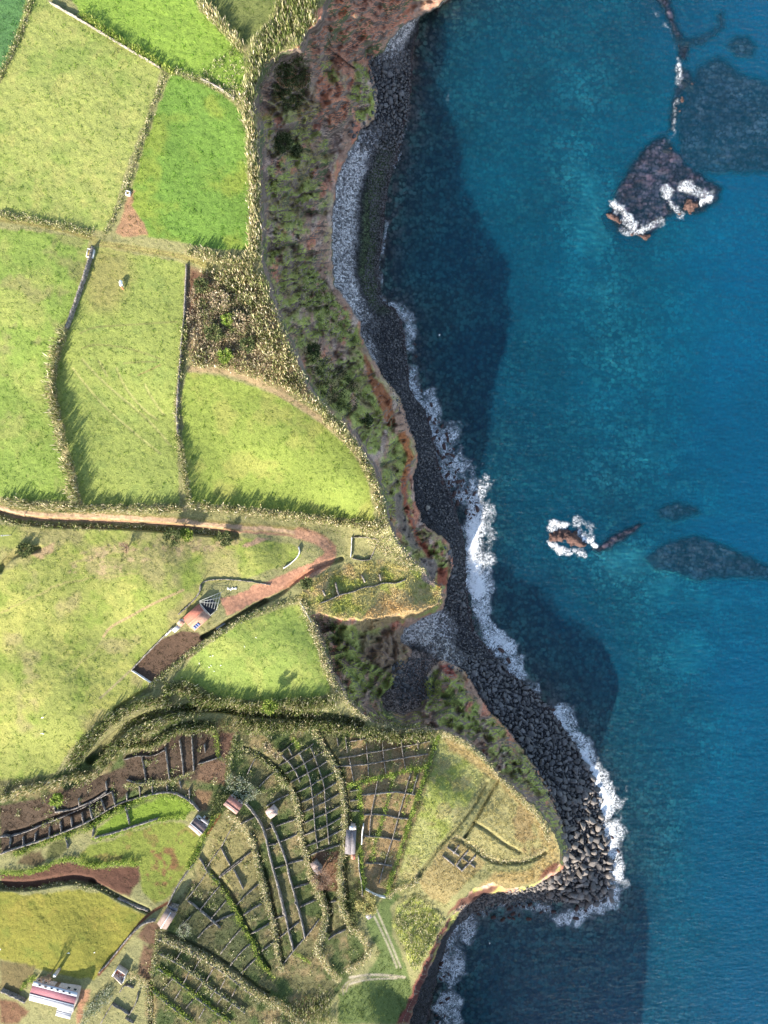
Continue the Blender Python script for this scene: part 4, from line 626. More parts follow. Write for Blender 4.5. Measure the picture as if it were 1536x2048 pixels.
walls('S', ['555,905 620,1040 690,1165', '520,1340 700,1190 1010,960', '700,620 640,720 560,870', '740,1230 820,1380 890,1530', '330,1260 500,1400 530,1450', '210,1040 280,1150 330,1250', '560,880 420,1060 310,1230'], 'wall of the rough plots right of the white-edged brown and pink cottage', 'walls of the rough plots by the cottage')
walls('I', ['780,1010 860,1060 900,1085', '900,1085 950,1000 960,930', '830,930 870,870 930,900', '870,1110 930,1145', '700,1145 780,1010'], 'wall of the little garden below the roofless red ruin', 'walls of the garden below the ruin')
walls('J', ['50,655 180,716 300,806 380,868 480,946 600,1024 660,1075', '50,765 150,828 230,888 310,960 400,1030 500,1100 560,1145', '60,560 190,610 320,672 440,745 550,820 670,920 720,950', '0,905 100,995 200,1075 290,1140'], 'long slanting retaining wall from the top under the hedges of the bottom terraces', 'retaining walls of the bottom terraces')
walls('J', ['180,700 230,620', '300,785 350,690', '390,850 440,760', '490,905 530,820', '570,955 600,905', '230,870 270,790', '320,925 370,850', '420,965 460,900', '90,910 160,830', '170,980 220,900', '250,1040 300,980', '340,1110 380,1040', '470,1010 510,950', '540,1060 580,1000'], 'short cross wall between the slanting hedges of the bottom terraces', 'cross walls of the bottom terraces')
q = inpoly(TERR.clip(-60, 2100), 1.6, lambda q: fbm(q[:, 0], q[:, 1], 13, 4, 97) > .66); v, f, c = scatter(q[:, 0], q[:, 1], .6, 'mix', 'bush'); tag(mk('plot_weeds', v, f, M['leaf'], tint=c), 'weeds and low brambles scattered through the walled plots', 'weeds', kind='stuff')
walls('G', ['60,1035 70,960', '160,1025 155,960', '240,990 245,930', '340,965 340,890', '425,925 415,850', '500,895 490,820', '580,865 565,790', '640,835 620,740', '730,780 700,690', '800,740 780,650', '885,705 880,650', '975,680 970,600', '1060,655 1060,590', '1165,645 1160,590', '1260,620 1250,560', '1320,690 1320,620'], 'divider from the west edge in the long row of narrow brown plots', 'dividers of the narrow brown plots', .8, .24)
walls('G', ['550,745 545,690', '740,640 735,570', '380,780 375,730', '1015,575 1005,500 985,390', '1180,560 1165,450 1150,330', '1280,530 1268,420 1250,280', '860,420 930,400 985,390 1060,400 1150,350', '880,560 960,590 1060,575', '1350,500 1340,350 1335,250', '1430,370 1425,310', '1380,450 1450,430 1536,400', '640,960 650,880', '900,870 870,740', '470,1040 450,950'], 'divider among the larger brown and green plots', 'dividers of the larger brown plots', .8, .24)
wall('G 0,1080 40,1062 200,1012 350,962 500,902 620,852 740,772 860,712 980,682 1100,652 1200,647 1280,682 1340,722 1390,780', 1.0, .4, 'wall', 'long dark wall under the row of narrow brown plots')
wall('G 60,960 180,925 290,875 380,842 480,800 560,762 640,722 720,672 780,642', 1.0, .36, 'wall', 'upper wall of the row of narrow brown plots')
wall('G 380,785 500,770 560,742 660,702 740,642', 1.0, .5, 'wall', 'short middle wall above the row of narrow brown plots')
wall('G 0,960 40,955 60,960', 1.0, .5, 'wall', 'wall stub at the west edge above the narrow plots')
wall('G 660,965 800,930 950,880 1100,832', .9, .45, 'wall', 'wall along the foot of the upper green terrace')
wall('I 690,790 760,715 850,600 935,500 1010,440 1080,430', 1.2, .42, 'wall', 'stone wall along the east side of the yellow-green field')
wall('I 1165,330 1220,210 1290,110 1350,30', 1.1, .4, 'wall', 'stone wall running up from the brown gabled house')
wall('I 820,270 900,310 1030,360', 1.0, .7, 'wall', 'thick grey wall at the lower end of the red ploughed strip')
wall('I 0,920 80,955 170,1000', 1.2, .6, 'wall', 'dark wall left of the pink-roofed house')
wall('I 0,275 100,325 0,275', .3, .3, 'wall', 'x') if False else None
wall('P 98,2 150,32 200,62 260,98 318,132', 0.9, .34, 'pale', 'long pale stone wall along the top edge of the large pale field')
wall('P 400,155 440,175 468,195', 1.0, .45, 'pale', 'pale stone wall at the north-east corner of the rough green field')
wall('P 184,492 170,540 150,600 130,655', 1.5, .6, 'wall', 'dark stone wall between the left field and the tan field')
wall('P 372,527 370,580 367,640 360,700', 1.0, .4, 'pale', 'thin wall between the tan field and the brown brambles')
wall('P 362,700 356,760 352,830 355,870', 1.2, .5, 'wall', 'dark wall above the narrow cane hedge')
wall('P 262,1341 300,1366', 0.9, .22, 'white', 'white low wall closing the lower end of the ploughed plot')
wall('P 262,1340 300,1300 345,1255', .9, .3, 'pale', 'pale wall along the upper side of the ploughed plot')
wall('P 600,1204 612,1225 622,1245', .9, .3, 'white', 'short white wall at the top corner of the triangular field')
wall('F 590,400 600,440 560,490 500,530', .7, .3, 'white', 'thin white kerb wall inside the bend of the red track')
wall('P 540,1170 480,1160 430,1158 400,1165 398,1185', .45, .25, 'wall', 'pale wall curling round the farmyard')
wall('T 540,150 545,210 520,280 400,430 200,610', 0.8, .3, 'wall', 'stone garden wall behind the terracotta farmhouse')
wall('T 0,935 110,830', 1.0, .3, 'white', 'white wall stub beside the white shed')
wall('K 78,972 110,992 150,1010 182,1014', 0.9, .22, 'white', 'white wall at the foot of the tan plots')
wall('U 1130,90 1105,220 1100,385', 1.6, .35, 'white', 'tall white wall right of the grey-roofed house')
wall('U 1050,560 1060,800 1105,1000 1110,1180', 1.2, .35, 'pale', 'thin pale wall running down from the grey-roofed house')
wall('O 375,200 370,300 362,440', 1.0, .25, 'white', 'white ruined wall left of the roofless plot at the track end')
wall('O 400,205 520,200 690,230', .7, .28, 'wall', 'dark ruined wall on top of the roofless plot at the track end')
wall('O 690,235 640,360 590,470', .7, .28, 'wall', 'dark ruined wall right of the roofless plot at the track end')
wall('O 380,450 480,480 590,470', .7, .28, 'wall', 'dark ruined wall under the roofless plot at the track end')
walls('O', ['180,740 200,830 220,890', '490,650 530,740', '700,640 720,720', '30,830 60,900'], 'low earth divider in the strip of plots on the sunlit spur', 'earth dividers on the spur', 1.0, .5)
wall('O 0,985 120,940 230,885 400,850 520,790 640,790 740,740 900,755 1020,700', 1.0, .35, 'wall', 'dark earth wall along the lower side of the spur plots')
walls('K', ['500,758 560,800', '475,800 535,850', '545,850 575,878', '575,812 605,832', '620,842 642,860', '560,745 530,790', '605,775 570,815 545,850', '645,800 610,840 575,875'], 'ruined low wall of the little stone foundation on the headland', 'foundation walls on the headland', .7, .45)
# ------------------------------------------------------------------ buildings
def box(x0, x1, y0, y1, z0, z1):
    v = [(x, y, z) for z in (z0, z1) for y in (y0, y1) for x in (x0, x1)]
    return v, [[0, 2, 3, 1], [4, 5, 7, 6], [0, 1, 5, 4], [2, 6, 7, 3], [0, 4, 6, 2], [1, 3, 7, 5]]
class MB:
    def __init__(s): s.v = []; s.f = []
    def add(s, v, f): o = len(s.v); s.v += [tuple(map(float, a_)) for a_ in v]; s.f += [[i+o for i in q_] for q_ in f]; return s
    def box(s, *a_): return s.add(*box(*a_))
    def bar(s, a_, b_, r):
        a_, b_ = Vector(a_), Vector(b_); d = (b_-a_).normalized(); x = d.cross(Vector((0, 0, 1)) if abs(d.z) < .9 else Vector((1, 0, 0))).normalized()*r; y = d.cross(x).normalized()*r
        v = [p_+x*math.cos(t_)+y*math.sin(t_) for p_ in (a_, b_) for t_ in [i*math.pi/3 for i in range(6)]]; return s.add(v, [[i, (i+1) % 6, (i+1) % 6+6, i+6] for i in range(6)]+[list(range(5, -1, -1)), list(range(6, 12))])
    def build(s, name, mat, parent=None, uv=False):
        o = mk(name, np.array(s.v), s.f, M[mat] if isinstance(mat, str) else mat, parent)
        if uv:
            l = o.data.uv_layers.new(name='UVMap')
            for p_ in o.data.polygons:
                for li in p_.loop_indices: c_ = o.data.vertices[o.data.loops[li].vertex_index].co; l.data[li].uv = (c_.x, c_.y)
        return o
def house(name, s, label, cat, eave, rise, m1, m2, wallm='white', split=.5, door=True, wins=2, over=.25, ridge=None, extra=None):
    """s: roof corners a,b,c,d at eave height, a-b and d-c run along the ridge. m1 roof by a-b, m2 roof by d-c"""
    q = P(s); c = q.mean(0); z0 = float(gz(*lean(c, eave))); zt = z0+eave; w4 = wp(q[:, 0], q[:, 1], np.full(4, zt))[:, :2]; ctr = w4.mean(0)
    ax = ((w4[1]-w4[0])+(w4[2]-w4[3]))/2; L = np.linalg.norm(ax); ax /= L; ay = np.array([-ax[1], ax[0]])
    Wd = abs(((w4[3]-w4[0])+(w4[2]-w4[1]))/2@ay); sg = 1 if ((w4[0]+w4[1])/2-ctr)@ay > 0 else -1
    o = empty(name, (ctr[0], ctr[1], z0), math.atan2(ax[1], ax[0])); tag(o, label, cat); hx, hy = L/2, Wd/2; wx, wy = hx-over, hy-over
    ry = hy*(1-2*split)*sg; th = .14
    for nm, e, mt in (('roof', sg*hy, m1), ('roof', -sg*hy, m2)):
        b = MB(); v = [(-hx, e, eave), (hx, e, eave), (hx, ry, eave+rise), (-hx, ry, eave+rise)]; v += [(x, y, z-th) for x, y, z in v]
        b.add(v, [[0, 1, 2, 3], [7, 6, 5, 4], [0, 4, 5, 1], [3, 2, 6, 7], [0, 3, 7, 4], [1, 5, 6, 2]]); r = b.build(nm, mt, o, True)
    b = MB(); b.bar((-hx, ry, eave+rise+.02), (hx, ry, eave+rise+.02), .09); b.build('ridge_cap', ridge or m2, o)
    b = MB(); g = .16   # walls with gables
    yr = ry; v = [(-wx, -wy, -1), (wx, -wy, -1), (wx, wy, -1), (-wx, wy, -1), (-wx, -wy, eave-.05), (wx, -wy, eave-.05), (wx, wy, eave-.05), (-wx, wy, eave-.05), (-wx, yr, eave+rise-g), (wx, yr, eave+rise-g)]
    b.add(v, [[0, 1, 5, 4], [2, 3, 7, 6], [1, 2, 6, 9, 5], [3, 0, 4, 8, 7], [4, 5, 9, 8], [6, 7, 8, 9]]); b.build('wall', wallm, o)
    if door:
        d = MB().box(-.45, .45, wy, wy+.05, 0, 1.95).build('door', 'wood', o); MB().box(.25, .33, wy+.05, wy+.1, .95, 1.0).build('handle', 'steel', d)
    for i in range(wins):
        for yy, k in ((wy, 1), (-wy, -1)):
            x = (-1 if i % 2 else 1)*wx*(.55 if i < 2 else .85); f_ = MB().box(x-.45, x+.45, *sorted((yy, yy+k*.05)), .9, 1.8).build('window', 'white', o); MB().box(x-.35, x+.35, *sorted((yy+k*.05, yy+k*.07)), 1., 1.7).build('pane', 'dark', f_)
    if extra: extra(o, hx, hy, eave, rise, sg, ry)
    return o
def solar(o, hx, hy, e, r, sg, ry):
    ys = -sg*hy
    for i in range(3):
        x = -hx+.55+i*.62; b = MB(); v = []
        for xx, tt in ((x, .52), (x+.5, .52), (x+.5, .9), (x, .9)): v.append((xx, ys+(ry-ys)*(1-tt), e+r*(1-tt)+.12))
        v += [(a_, b_, c_-.05) for a_, b_, c_ in v]; b.add(v, [[0, 1, 2, 3], [7, 6, 5, 4], [0, 4, 5, 1], [1, 5, 6, 2], [2, 6, 7, 3], [3, 7, 4, 0]]); b.build('solar_panel', 'panel', o)
house('farmhouse', 'T 270,660 510,450 700,635 455,862'.replace('700,635 455,862', '705,640 455,865'), 'small farmhouse with bright terracotta roof and three solar panels', 'house', 2.3, .75, 'terra', 'terra2', wallm='plaster', split=.5, extra=solar)
house('annexe', 'T 185,745 235,655 305,735 245,800', 'tiny pink lean-to between the terracotta farmhouse and the white shed', 'annexe', 2.2, .35, 'palepink', 'terra2', door=False, wins=0)
house('white_shed', 'T 105,838 190,765 238,815 150,885', 'small white-roofed shed at the top of the ploughed plot', 'shed', 2.0, .3, 'whiter', 'whiter', wins=0)
house('cottage', 'S 160,425 345,575 218,715 50,555', 'cottage with dark brown upper roof, pale pink lower roof and white edges', 'house', 2.3, .6, 'brownr', 'palepink', split=.55, over=.1, ridge='whiter')
house('outhouse', 'S 255,415 375,495 345,550 240,470', 'low dark outhouse with white rims behind the pale pink and brown cottage', 'outhouse', 2.0, .3, 'slate', 'slate', wins=0, ridge='whiter')
house('shed', 'S 680,75 885,230 790,380 600,235', 'shed with old red tiled roof among dark bushes', 'shed', 2.1, .55, 'oldred', 'oldredp', split=.62, wallm='plaster')
house('shed', 'S 1240,320 1360,240 1420,370 1300,460', 'little shed with a pale pinkish sheet roof on the green terrace', 'shed', 2.2, .4, 'palepink', 'palepink', wallm='plaster', wins=0)
house('stone_house', 'U 1020,150 1000,520 840,520 860,235'.replace('860,235', '862,150'), 'long house with dark grey-red roof beside the tall white wall', 'house', 2.8, .5, 'slate', 'slate', wallm='plaster', split=.5, wins=2)
house('outhouse', 'U 1015,92 1018,150 915,150 915,92', 'pale concrete-topped outhouse on the upper end of the grey-roofed house', 'outhouse', 2.4, .15, 'plaster', 'greyr', wallm='plaster', wins=0)
house('outhouse', 'U 1005,515 1000,600 935,600 940,515', 'small bright orange-roofed outhouse under the grey-roofed house', 'outhouse', 1.9, .3, 'terra', 'terra2', wins=0)
house('ruined_house', 'U 320,680 400,610 510,800 410,850', 'stone house with weathered grey roof behind the bare brown tree', 'house', 2.2, .6, 'stoner', 'slate', wallm='wall', wins=0)
house('stone_hut', 'U 1140,1430 1235,1400 1275,1480 1200,1545', 'tiny stone hut with white rims beside the golden tree', 'hut', 2.0, .25, 'slate', 'slate', wallm='pale', wins=0, ridge='whiter')
house('stone_barn', 'X 1010,355 880,640 965,660 1145,400'.replace('1010,355 880,640 965,660 1145,400', '965,660 1145,400 965,300 800,590'), 'stone barn with brown gabled roof and pale ridge line', 'barn', 2.3, .8, 'stoner', 'stoner', wallm='wall', split=.5, ridge='whiter', wins=0)
house('outhouse', 'X 985,300 1010,250 1150,340 1140,390', 'grey lean-to on the upper end of the brown gabled barn', 'outhouse', 2.2, .2, 'slate', 'slate', wallm='wall', wins=0)
def sky6(o, hx, hy, e, r, sg, ry):
    ys = sg*hy
    for i in range(6):
        x = -hx+1.4+i*(2*hx-2.2)/6; b = MB(); v = []
        for xx, tt in ((x, .08), (x+.75, .08), (x+.75, .28), (x, .28)): v.append((xx, ys+(ry-ys)*tt, e+r*tt+.1))
        v += [(a_, b_, c_-.08) for a_, b_, c_ in v]; b.add(v, [[0, 1, 2, 3], [7, 6, 5, 4], [0, 4, 5, 1], [1, 5, 6, 2], [2, 6, 7, 3], [3, 7, 4, 0]]); s_ = b.build('skylight', 'greyr', o)
        v = []
        for xx, tt in ((x+.1, .11), (x+.65, .11), (x+.65, .25), (x+.1, .25)): v.append((xx, ys+(ry-ys)*tt, e+r*tt+.115))
        MB().add(v, [[0, 1, 2, 3]]).build('pane', 'dark', s_)
    b = MB(); v = []                                   # grey top strip of the pink slope
    for xx, tt in ((-hx, 0), (hx, 0), (hx, .33), (-hx, .33)): v.append((xx, ys+(ry-ys)*tt, e+r*tt+.03))
    v += [(a_, b_, c_-.02) for a_, b_, c_ in v]; b.add(v, [[0, 1, 2, 3], [7, 6, 5, 4], [0, 4, 5, 1], [1, 5, 6, 2], [2, 6, 7, 3], [3, 7, 4, 0]]); b.build('eave_strip', 'greyr', o)
    MB().box(hx-3.0, hx-2.2, 0, .8, e+.3, e+r+.75).build('chimney', 'white', o) if False else None
house('farmhouse', 'V 240,390 780,520 690,860 165,600'.replace('690,860 165,600', '705,760 160,610'), 'long farmhouse with pink upper roof, white lower roof and six skylights', 'house', 2.3, .7, 'pinkr', 'whiter', split=.56, wallm='plaster', extra=sky6, wins=4, door=True)
house('porch', 'V 520,690 705,720 680,862 505,800', 'white flat-roofed extension in front of the pink-roofed farmhouse', 'extension', 2.1, .12, 'whiter', 'whiter', wins=0, wallm='plaster')
# chimney stack and bare tree of the big farmhouse
zc_ = ground(*lean(P('V 475,330'), 3)[0]); o = empty('chimney_stack', zc_); tag(o, 'square pale chimney stack at the back of the pink-roofed farmhouse', 'chimney'); MB().box(-.3, .3, -.3, .3, -.5, 2.6).build('shaft', 'plaster', o); MB().box(-.36, .36, -.36, .36, 2.6, 2.7).build('cap', 'greyr', o)
# roofless red ruin
def ruin(s, label):
    q = P(s); h = 1.8; z0 = float(gz(*q.mean(0))); w4 = wp(q[:, 0], q[:, 1], np.full(4, z0+h))[:, :2]; c = w4.mean(0); o = empty('ruin', (c[0], c[1], z0)); tag(o, label, 'ruin')
    for i in range(4):
        a_, b_ = w4[i]-c, w4[(i+1) % 4]-c; d = (b_-a_)/np.linalg.norm(b_-a_); n = np.array([-d[1], d[0]])*.14; hh = (h, h*.9, h*.5, h*.8)[i]; v = [(*(a_-n), -.5), (*(b_-n), -.5), (*(b_+n), -.5), (*(a_+n), -.5)]; v += [(x, y, hh+random.uniform(-.2, .2)) for x, y, z in v]
        MB().add(v, [[0, 3, 2, 1], [4, 5, 6, 7], [0, 1, 5, 4], [1, 2, 6, 5], [2, 3, 7, 6], [3, 0, 4, 7]]).build('wall', ('white', 'plaster', 'white', 'plaster')[i], o)
    MB().add([(*((w-c)*.93), .15) for w in w4], [[0, 1, 2, 3]]).build('floor_slab', 'terra', o)
    b = MB()
    for _ in range(14): x, y = random.uniform(-1.4, 1.4), random.uniform(-1.6, .3); r = random.uniform(.12, .35); b.box(x-r, x+r, y-r, y+r, .1, .15+r)
    b.build('rubble_pile', 'plaster', o); return o
ruin('V 1190,330 1250,238 1350,310 1300,440', 'small roofless ruin with red inner walls and rubble beside the yellow-green field')
# pergola frame beside the farmhouse
q = P('T 530,400 860,265 790,540 700,620 540,440'); gp = ground(*q.mean(0)); o = empty('pergola', gp); tag(o, 'bare steel frame of a pergola over dark ground beside the terracotta farmhouse', 'pergola')
zt = gp[2]+2.4; pw = [wp(a_, b_, zt) for a_, b_ in q]; L3 = lambda t_, a_, b_: tuple(np.array(a_)*(1-t_)+np.array(b_)*t_-gp)
b = MB()
for i in range(5): b.bar(L3(0, pw[i], pw[i]), L3(1, pw[i], pw[(i+1) % 5]), .05)
b.build('outer_frame', 'steel', o)
for t_ in (.25, .4, .55, .7, .85): MB().bar(L3(t_, pw[0], pw[1]), L3(t_, pw[3], pw[2]) if False else L3(t_, pw[4], pw[2]), .035).build('rafter', 'steel', o)
for t_ in (.3, .6): MB().bar(L3(t_, pw[0], pw[4]), L3(t_, pw[1], pw[2]), .05).build('purlin', 'steel', o)
for i in (0, 1, 2, 3):
    a_ = np.array(pw[i])-gp; MB().bar((a_[0], a_[1], -.3), tuple(a_), .06).build('post', 'steel', o)
g4 = [wp(a_, b_, float(gz(a_, b_))+.15)-gp for a_, b_ in P('T 545,440 700,350 780,420 790,520 700,610 600,520')]; MB().add([tuple(x) for x in g4], [[5, 4, 3, 2, 1, 0]]).build('dark_floor', 'black', o)
# ------------------------------------------------------------------ small things
def trough(s, r, label, water='mudw', rz=-.15, ln=1.):
    g = ground(*P(s)[0]); o = empty('water_trough', g, rz); tag(o, label, 'trough'); b = MB(); t_ = .18
    for a_ in ((-r, r, -r*ln, -r*ln+t_), (-r, r, r*ln-t_, r*ln), (-r, -r+t_, -r*ln+t_, r*ln-t_), (r-t_, r, -r*ln+t_, r*ln-t_)): b.box(*a_, -.2, .8)
    b.build('basin_wall', 'white', o); MB().box(-r+t_, r-t_, -r*ln+t_, r*ln-t_, .1, .6).build('water_surface', water, o)
trough('A 773,1165', .55, 'small square white water trough beside the bare red earth', rz=-.2)
trough('C 548,85', .85, 'larger white water trough with brown water in the field corner', rz=-.2, ln=1.25)
g = ground(*P('T 855,780')[0]); o = empty('feed_channel', g+np.array([0, 0, 0]), .56); tag(o, 'long narrow white trough lying in the dark ditch below the farmhouse', 'trough'); MB().box(-1.35, 1.35, -.28, .28, -.1, .5).build('channel', 'white', o); MB().box(-1.2, 1.2, -.16, .16, .5, .52).build('channel_water', 'greyr', o)
g = ground(*P('P 22,1070')[0]); o = empty('utility_pole', g); tag(o, 'thin white pole standing in the pasture at the west edge', 'pole'); MB().bar((0, 0, -.3), (0, 0, 4.2), .11).build('shaft', 'white', o); MB().box(-.16, .16, -.16, .16, 4.2, 4.4).build('cap', 'steel', o)
g = ground(*P('T 1030,210')[0]); o = empty('stone_heap', g); tag(o, 'heap of white stones at the yard corner above the farmhouse', 'stone heap'); b = MB()
for _ in range(26): x, y, r = random.uniform(-1.2, 1.2), random.uniform(-.3, .3), random.uniform(.06, .18); b.box(x-r, x+r, y-r, y+r, -.1, r*1.1)
b.build('stones', 'white', o)
for s, lb in (('T 1250,580', 'pale round stone in the ditch below the red yard'), ('T 620,950', 'pale stone at the end of the ditch by the ploughed plot'), ('X 305,1255', 'pale round stone by the red ruin'), ('P 810,812'.replace('810,812', '436,1280'), 'small stone at the corner of the ploughed plot')):
    pass
def skin_body(name, verts, edges, radii, mat, parent, sub=1):
    me = bpy.data.meshes.new(name); me.from_pydata(verts, edges, []); o = bpy.data.objects.new(name, me); COL.objects.link(o); o.parent = parent; sm = o.modifiers.new('skin', 'SKIN')
    for i, r in enumerate(radii): me.skin_vertices[0].data[i].radius = (r, r) if not isinstance(r, tuple) else r
    me.skin_vertices[0].data[0].use_root = True; s_ = o.modifiers.new('sub', 'SUBSURF'); s_.levels = sub; s_.render_levels = sub
    dg = bpy.context.evaluated_depsgraph_get(); m2 = bpy.data.meshes.new_from_object(o.evaluated_get(dg)); bpy.data.objects.remove(o); m2.name = name; m2.materials.clear(); m2.materials.append(mat)
    o = bpy.data.objects.new(name, m2); COL.objects.link(o); o.parent = parent
    for p_ in m2.polygons: p_.use_smooth = True
    return o
# grazing cow, head towards the lower right of the field
g = ground(*P('P 245,570')[0]); o = empty('cow', g, math.radians(-78)); tag(o, 'white and brown cow grazing alone in the tan field', 'cow')
V_ = [(0, 0, 1.1), (.55, 0, 1.1), (-.6, 0, 1.15), (-.85, 0, 1.1), (.85, 0, 1.0), (1.1, .05, .72), (1.28, .1, .42), (1.42, .12, .25), (.55, .24, .8), (.56, .25, .42), (.56, .25, .06), (.55, -.24, .8), (.62, -.25, .42), (.62, -.25, .06), (-.68, .24, .85), (-.78, .25, .48), (-.7, .25, .06), (-.68, -.24, .85), (-.86, -.25, .48), (-.8, -.25, .06)]
E_ = [(0, 1), (0, 2), (2, 3), (1, 4), (4, 5), (5, 6), (6, 7), (1, 8), (8, 9), (9, 10), (1, 11), (11, 12), (12, 13), (2, 14), (14, 15), (15, 16), (2, 17), (17, 18), (18, 19)]
R_ = [.42, .38, .4, .24, .26, .17, .15, .1, .14, .08, .07, .14, .08, .07, .16, .08, .07, .16, .08, .07]; m2_ = M['cow'].copy(); m2_.name = 'cow_hide'; nt = m2_.node_tree
bs = [n for n in nt.nodes if n.type == 'BSDF_PRINCIPLED'][0]; tcn = nt.nodes.new('ShaderNodeTexCoord'); sp_ = nt.nodes.new('ShaderNodeSeparateXYZ'); nt.links.new(tcn.outputs['Object'], sp_.inputs[0]); fx = ramp(nt, mth(nt, 'ADD', sp_.outputs[0], mth(nt, 'MULTIPLY', noise(nt, 2, 2, 0, .5, tcn.outputs['Object']), .5)), .95, 1.0); nt.links.new(mixc(nt, fx, (.82, .79, .72), (.38, .16, .08)), bs.inputs['Base Color'])
skin_body('body', V_, E_, R_, m2_, o, 2)
for sg in (1, -1):
    MB().bar((1.12, .05+sg*.12, .66), (1.08, .05+sg*.34, .7), .05).build('ear', 'cowb', o)
MB().bar((-.95, 0, 1.15), (-1.05, 0, .45), .04).build('tail', 'cow', o)
def bird(s, label, rz, k=1.):
    g = ground(*P(s)[0]); o = empty('white_bird', g, rz); tag(o, label, 'bird', 'white egrets in the lower pasture'); o.scale = (k, k, k)
    skin_body('body', [(0, 0, .34), (.14, 0, .38), (-.2, 0, .3), (-.32, 0, .27), (.2, 0, .5), (.24, 0, .62), (.3, 0, .66), (.4, 0, .64), (.02, .04, .22), (.02, .04, .02), (.02, -.04, .22), (.02, -.04, .02)], [(0, 1), (0, 2), (2, 3), (1, 4), (4, 5), (5, 6), (6, 7), (0, 8), (8, 9), (0, 10), (10, 11)], [.12, .09, .09, .04, .04, .035, .05, .015, .02, .014, .02, .014], M['feather'], o, 1)
    return o
bird('P 87,1434', 'white egret standing in the pasture, upper one of the pair', .3, 1.3); bird('P 87,1466', 'white egret standing in the pasture, lower one of the pair', 2.8, 1.3)
for i, (a_, b_) in enumerate(P('T 700,1245 738,1237 530,1355 710,1390 680,1413 860,1385 1225,1098 1400,958 758,1475')): bird('P %f,%f' % (a_, b_), 'tiny white bird in the triangular field', random.uniform(0, 6), .75)['group'] = 'tiny birds in the triangular field'
for i, (a_, b_) in enumerate(P('V 665,28 983,22')): bird('P %f,%f' % (a_, b_), 'tiny white bird in the yellow-green field above the farmhouse', random.uniform(0, 6), .9)['group'] = 'tiny birds in the yellow-green field'
bird('P 2,1897', 'white bird at the west edge of the yellow-green field', 1., 1.1)
# trees
def tree(s, h, r, pal, label, bare=False, name='tree', n=900, seed=0):
    R = random.Random(seed); p = P(s); f = lean(p, h*.8)[0]; g = ground(*f); o = empty(name, g); tag(o, label, 'tree')
    b = MB(); b.bar((0, 0, -.3), (0, 0, h*.35), .16); tips = []
    for i in range(9):
        a_ = i*2.4+R.random(); e = (math.cos(a_)*r*.6, math.sin(a_)*r*.6, h*R.uniform(.65, .85)); b.bar((0, 0, h*.3), e, .07); tips.append(e)
        for j in range(4 if bare else 2):
            a2 = a_+R.uniform(-.8, .8); e2 = (e[0]*.8+math.cos(a2)*r*.45, e[1]*.8+math.sin(a2)*r*.45, h*R.uniform(.75, 1.05)); b.bar((e[0]*.8, e[1]*.8, e[2]*.85), e2, .035); tips.append(e2)
    b.build('trunk', 'bark', o)
    T = np.array(tips); T = T[rng.integers(0, len(T), n)]+rng.normal(0, r*.16, (n, 3)); v, f_, c = blades(T, 1, .75 if not bare else .9, .22 if not bare else .07, 1.6, pal, jit=.15); mk('crown', v, f_, M['leaf'], o, tint=c); return o
tree('U 480,900', 4.5, 2.3, 'bare', 'leafless brown tree in front of the weathered grey roof', True, seed=1); tree('U 1180,1290', 4.2, 2.4, 'gold', 'golden-leaved tree beside the tiny stone hut', seed=2, n=1600); tree('X 1270,670', 3.2, 1.6, 'agave', 'grey leafless shrub tree in the shaded plots', True, seed=3, n=300)
tree('P 540,1412', 5.5, 1.5, 'green', 'tallest tree in the cane hedge under the triangular field', seed=4); tree('V 380,370', 4.6, 1.3, 'bare', 'bare branching tree behind the pink-roofed farmhouse', True, seed=5, n=120); tree('P 345,1075', 3.2, 1.8, 'dark', 'dark bush-like tree below the red dirt track', seed=6)
tree('P 372,1070', 2.6, 1.3, 'green', 'smaller green tree right of the dark one below the track', seed=7); tree('P 250,1095', 2.4, 1.0, 'bare', 'bare little tree in the upper pasture', True, seed=8, n=200); tree('D 1000,1080', 2.2, 1.3, 'dark', 'dark bush on the lower cliff face', seed=9); tree('B 500,860', 3, 2.2, 'dark', 'dark round bush high on the cliff', seed=10, n=1400); tree('B 575,900', 2.4, 1.4, 'dark', 'small dark bush below the round one on the cliff', seed=11)
tree('D 680,660', 2.4, 1.6, 'dark', 'dark bush at the top of the cliff thicket', seed=12); tree('F 640,620', 2., 1.2, 'dark', 'dark bush in the garden below the track bend', seed=13); tree('P 120,1535', 2.6, 1.6, 'gold', 'yellowish bush above the brown plots', seed=14) if False else None
tree('G 400,695', 2.4, 1.3, 'lime', 'yellow-green bush above the long brown plot', seed=15); tree('E 440,570'.replace('440,570', '150,420'), 2., 1.6, 'dark', 'dark scrub tree by the sandy scar in the pasture', seed=16)
tree('E 1350,350', 1.8, 1.5, 'dark', 'low dark bush on the bank below the track', seed=17); tree('H 545,325', 1.8, 1., 'dry', 'small rust-brown shrub at the head of the plots', seed=18, n=400); tree('H 605,385', 1.5, .7, 'dry', 'smallest rust-brown shrub below the other one', seed=19, n=300)
for i, (s, r_, pl, lb) in enumerate([('P 402,572', 1.5, 'dark', 'dark rounded bush at the upper edge of the brown brambles'), ('P 440,602', 2.0, 'dry', 'big brown bush in the upper middle of the brambles'), ('P 476,640', 1.7, 'dry', 'brown bush at the right side of the brambles'), ('P 428,668', 1.8, 'dark', 'dark bush in the centre of the brambles'), ('P 495,690', 1.6, 'dark', 'dark bush at the lower right of the brambles'), ('P 450,712', 1.4, 'lime', 'bright green bush at the lower edge of the brambles'), ('P 455,640', 1.1, 'lime', 'small yellow-green bush deep in the brambles')]):
    tree(s, 2.6, r_, pl, lb, seed=40+i, n=700, name='bush')
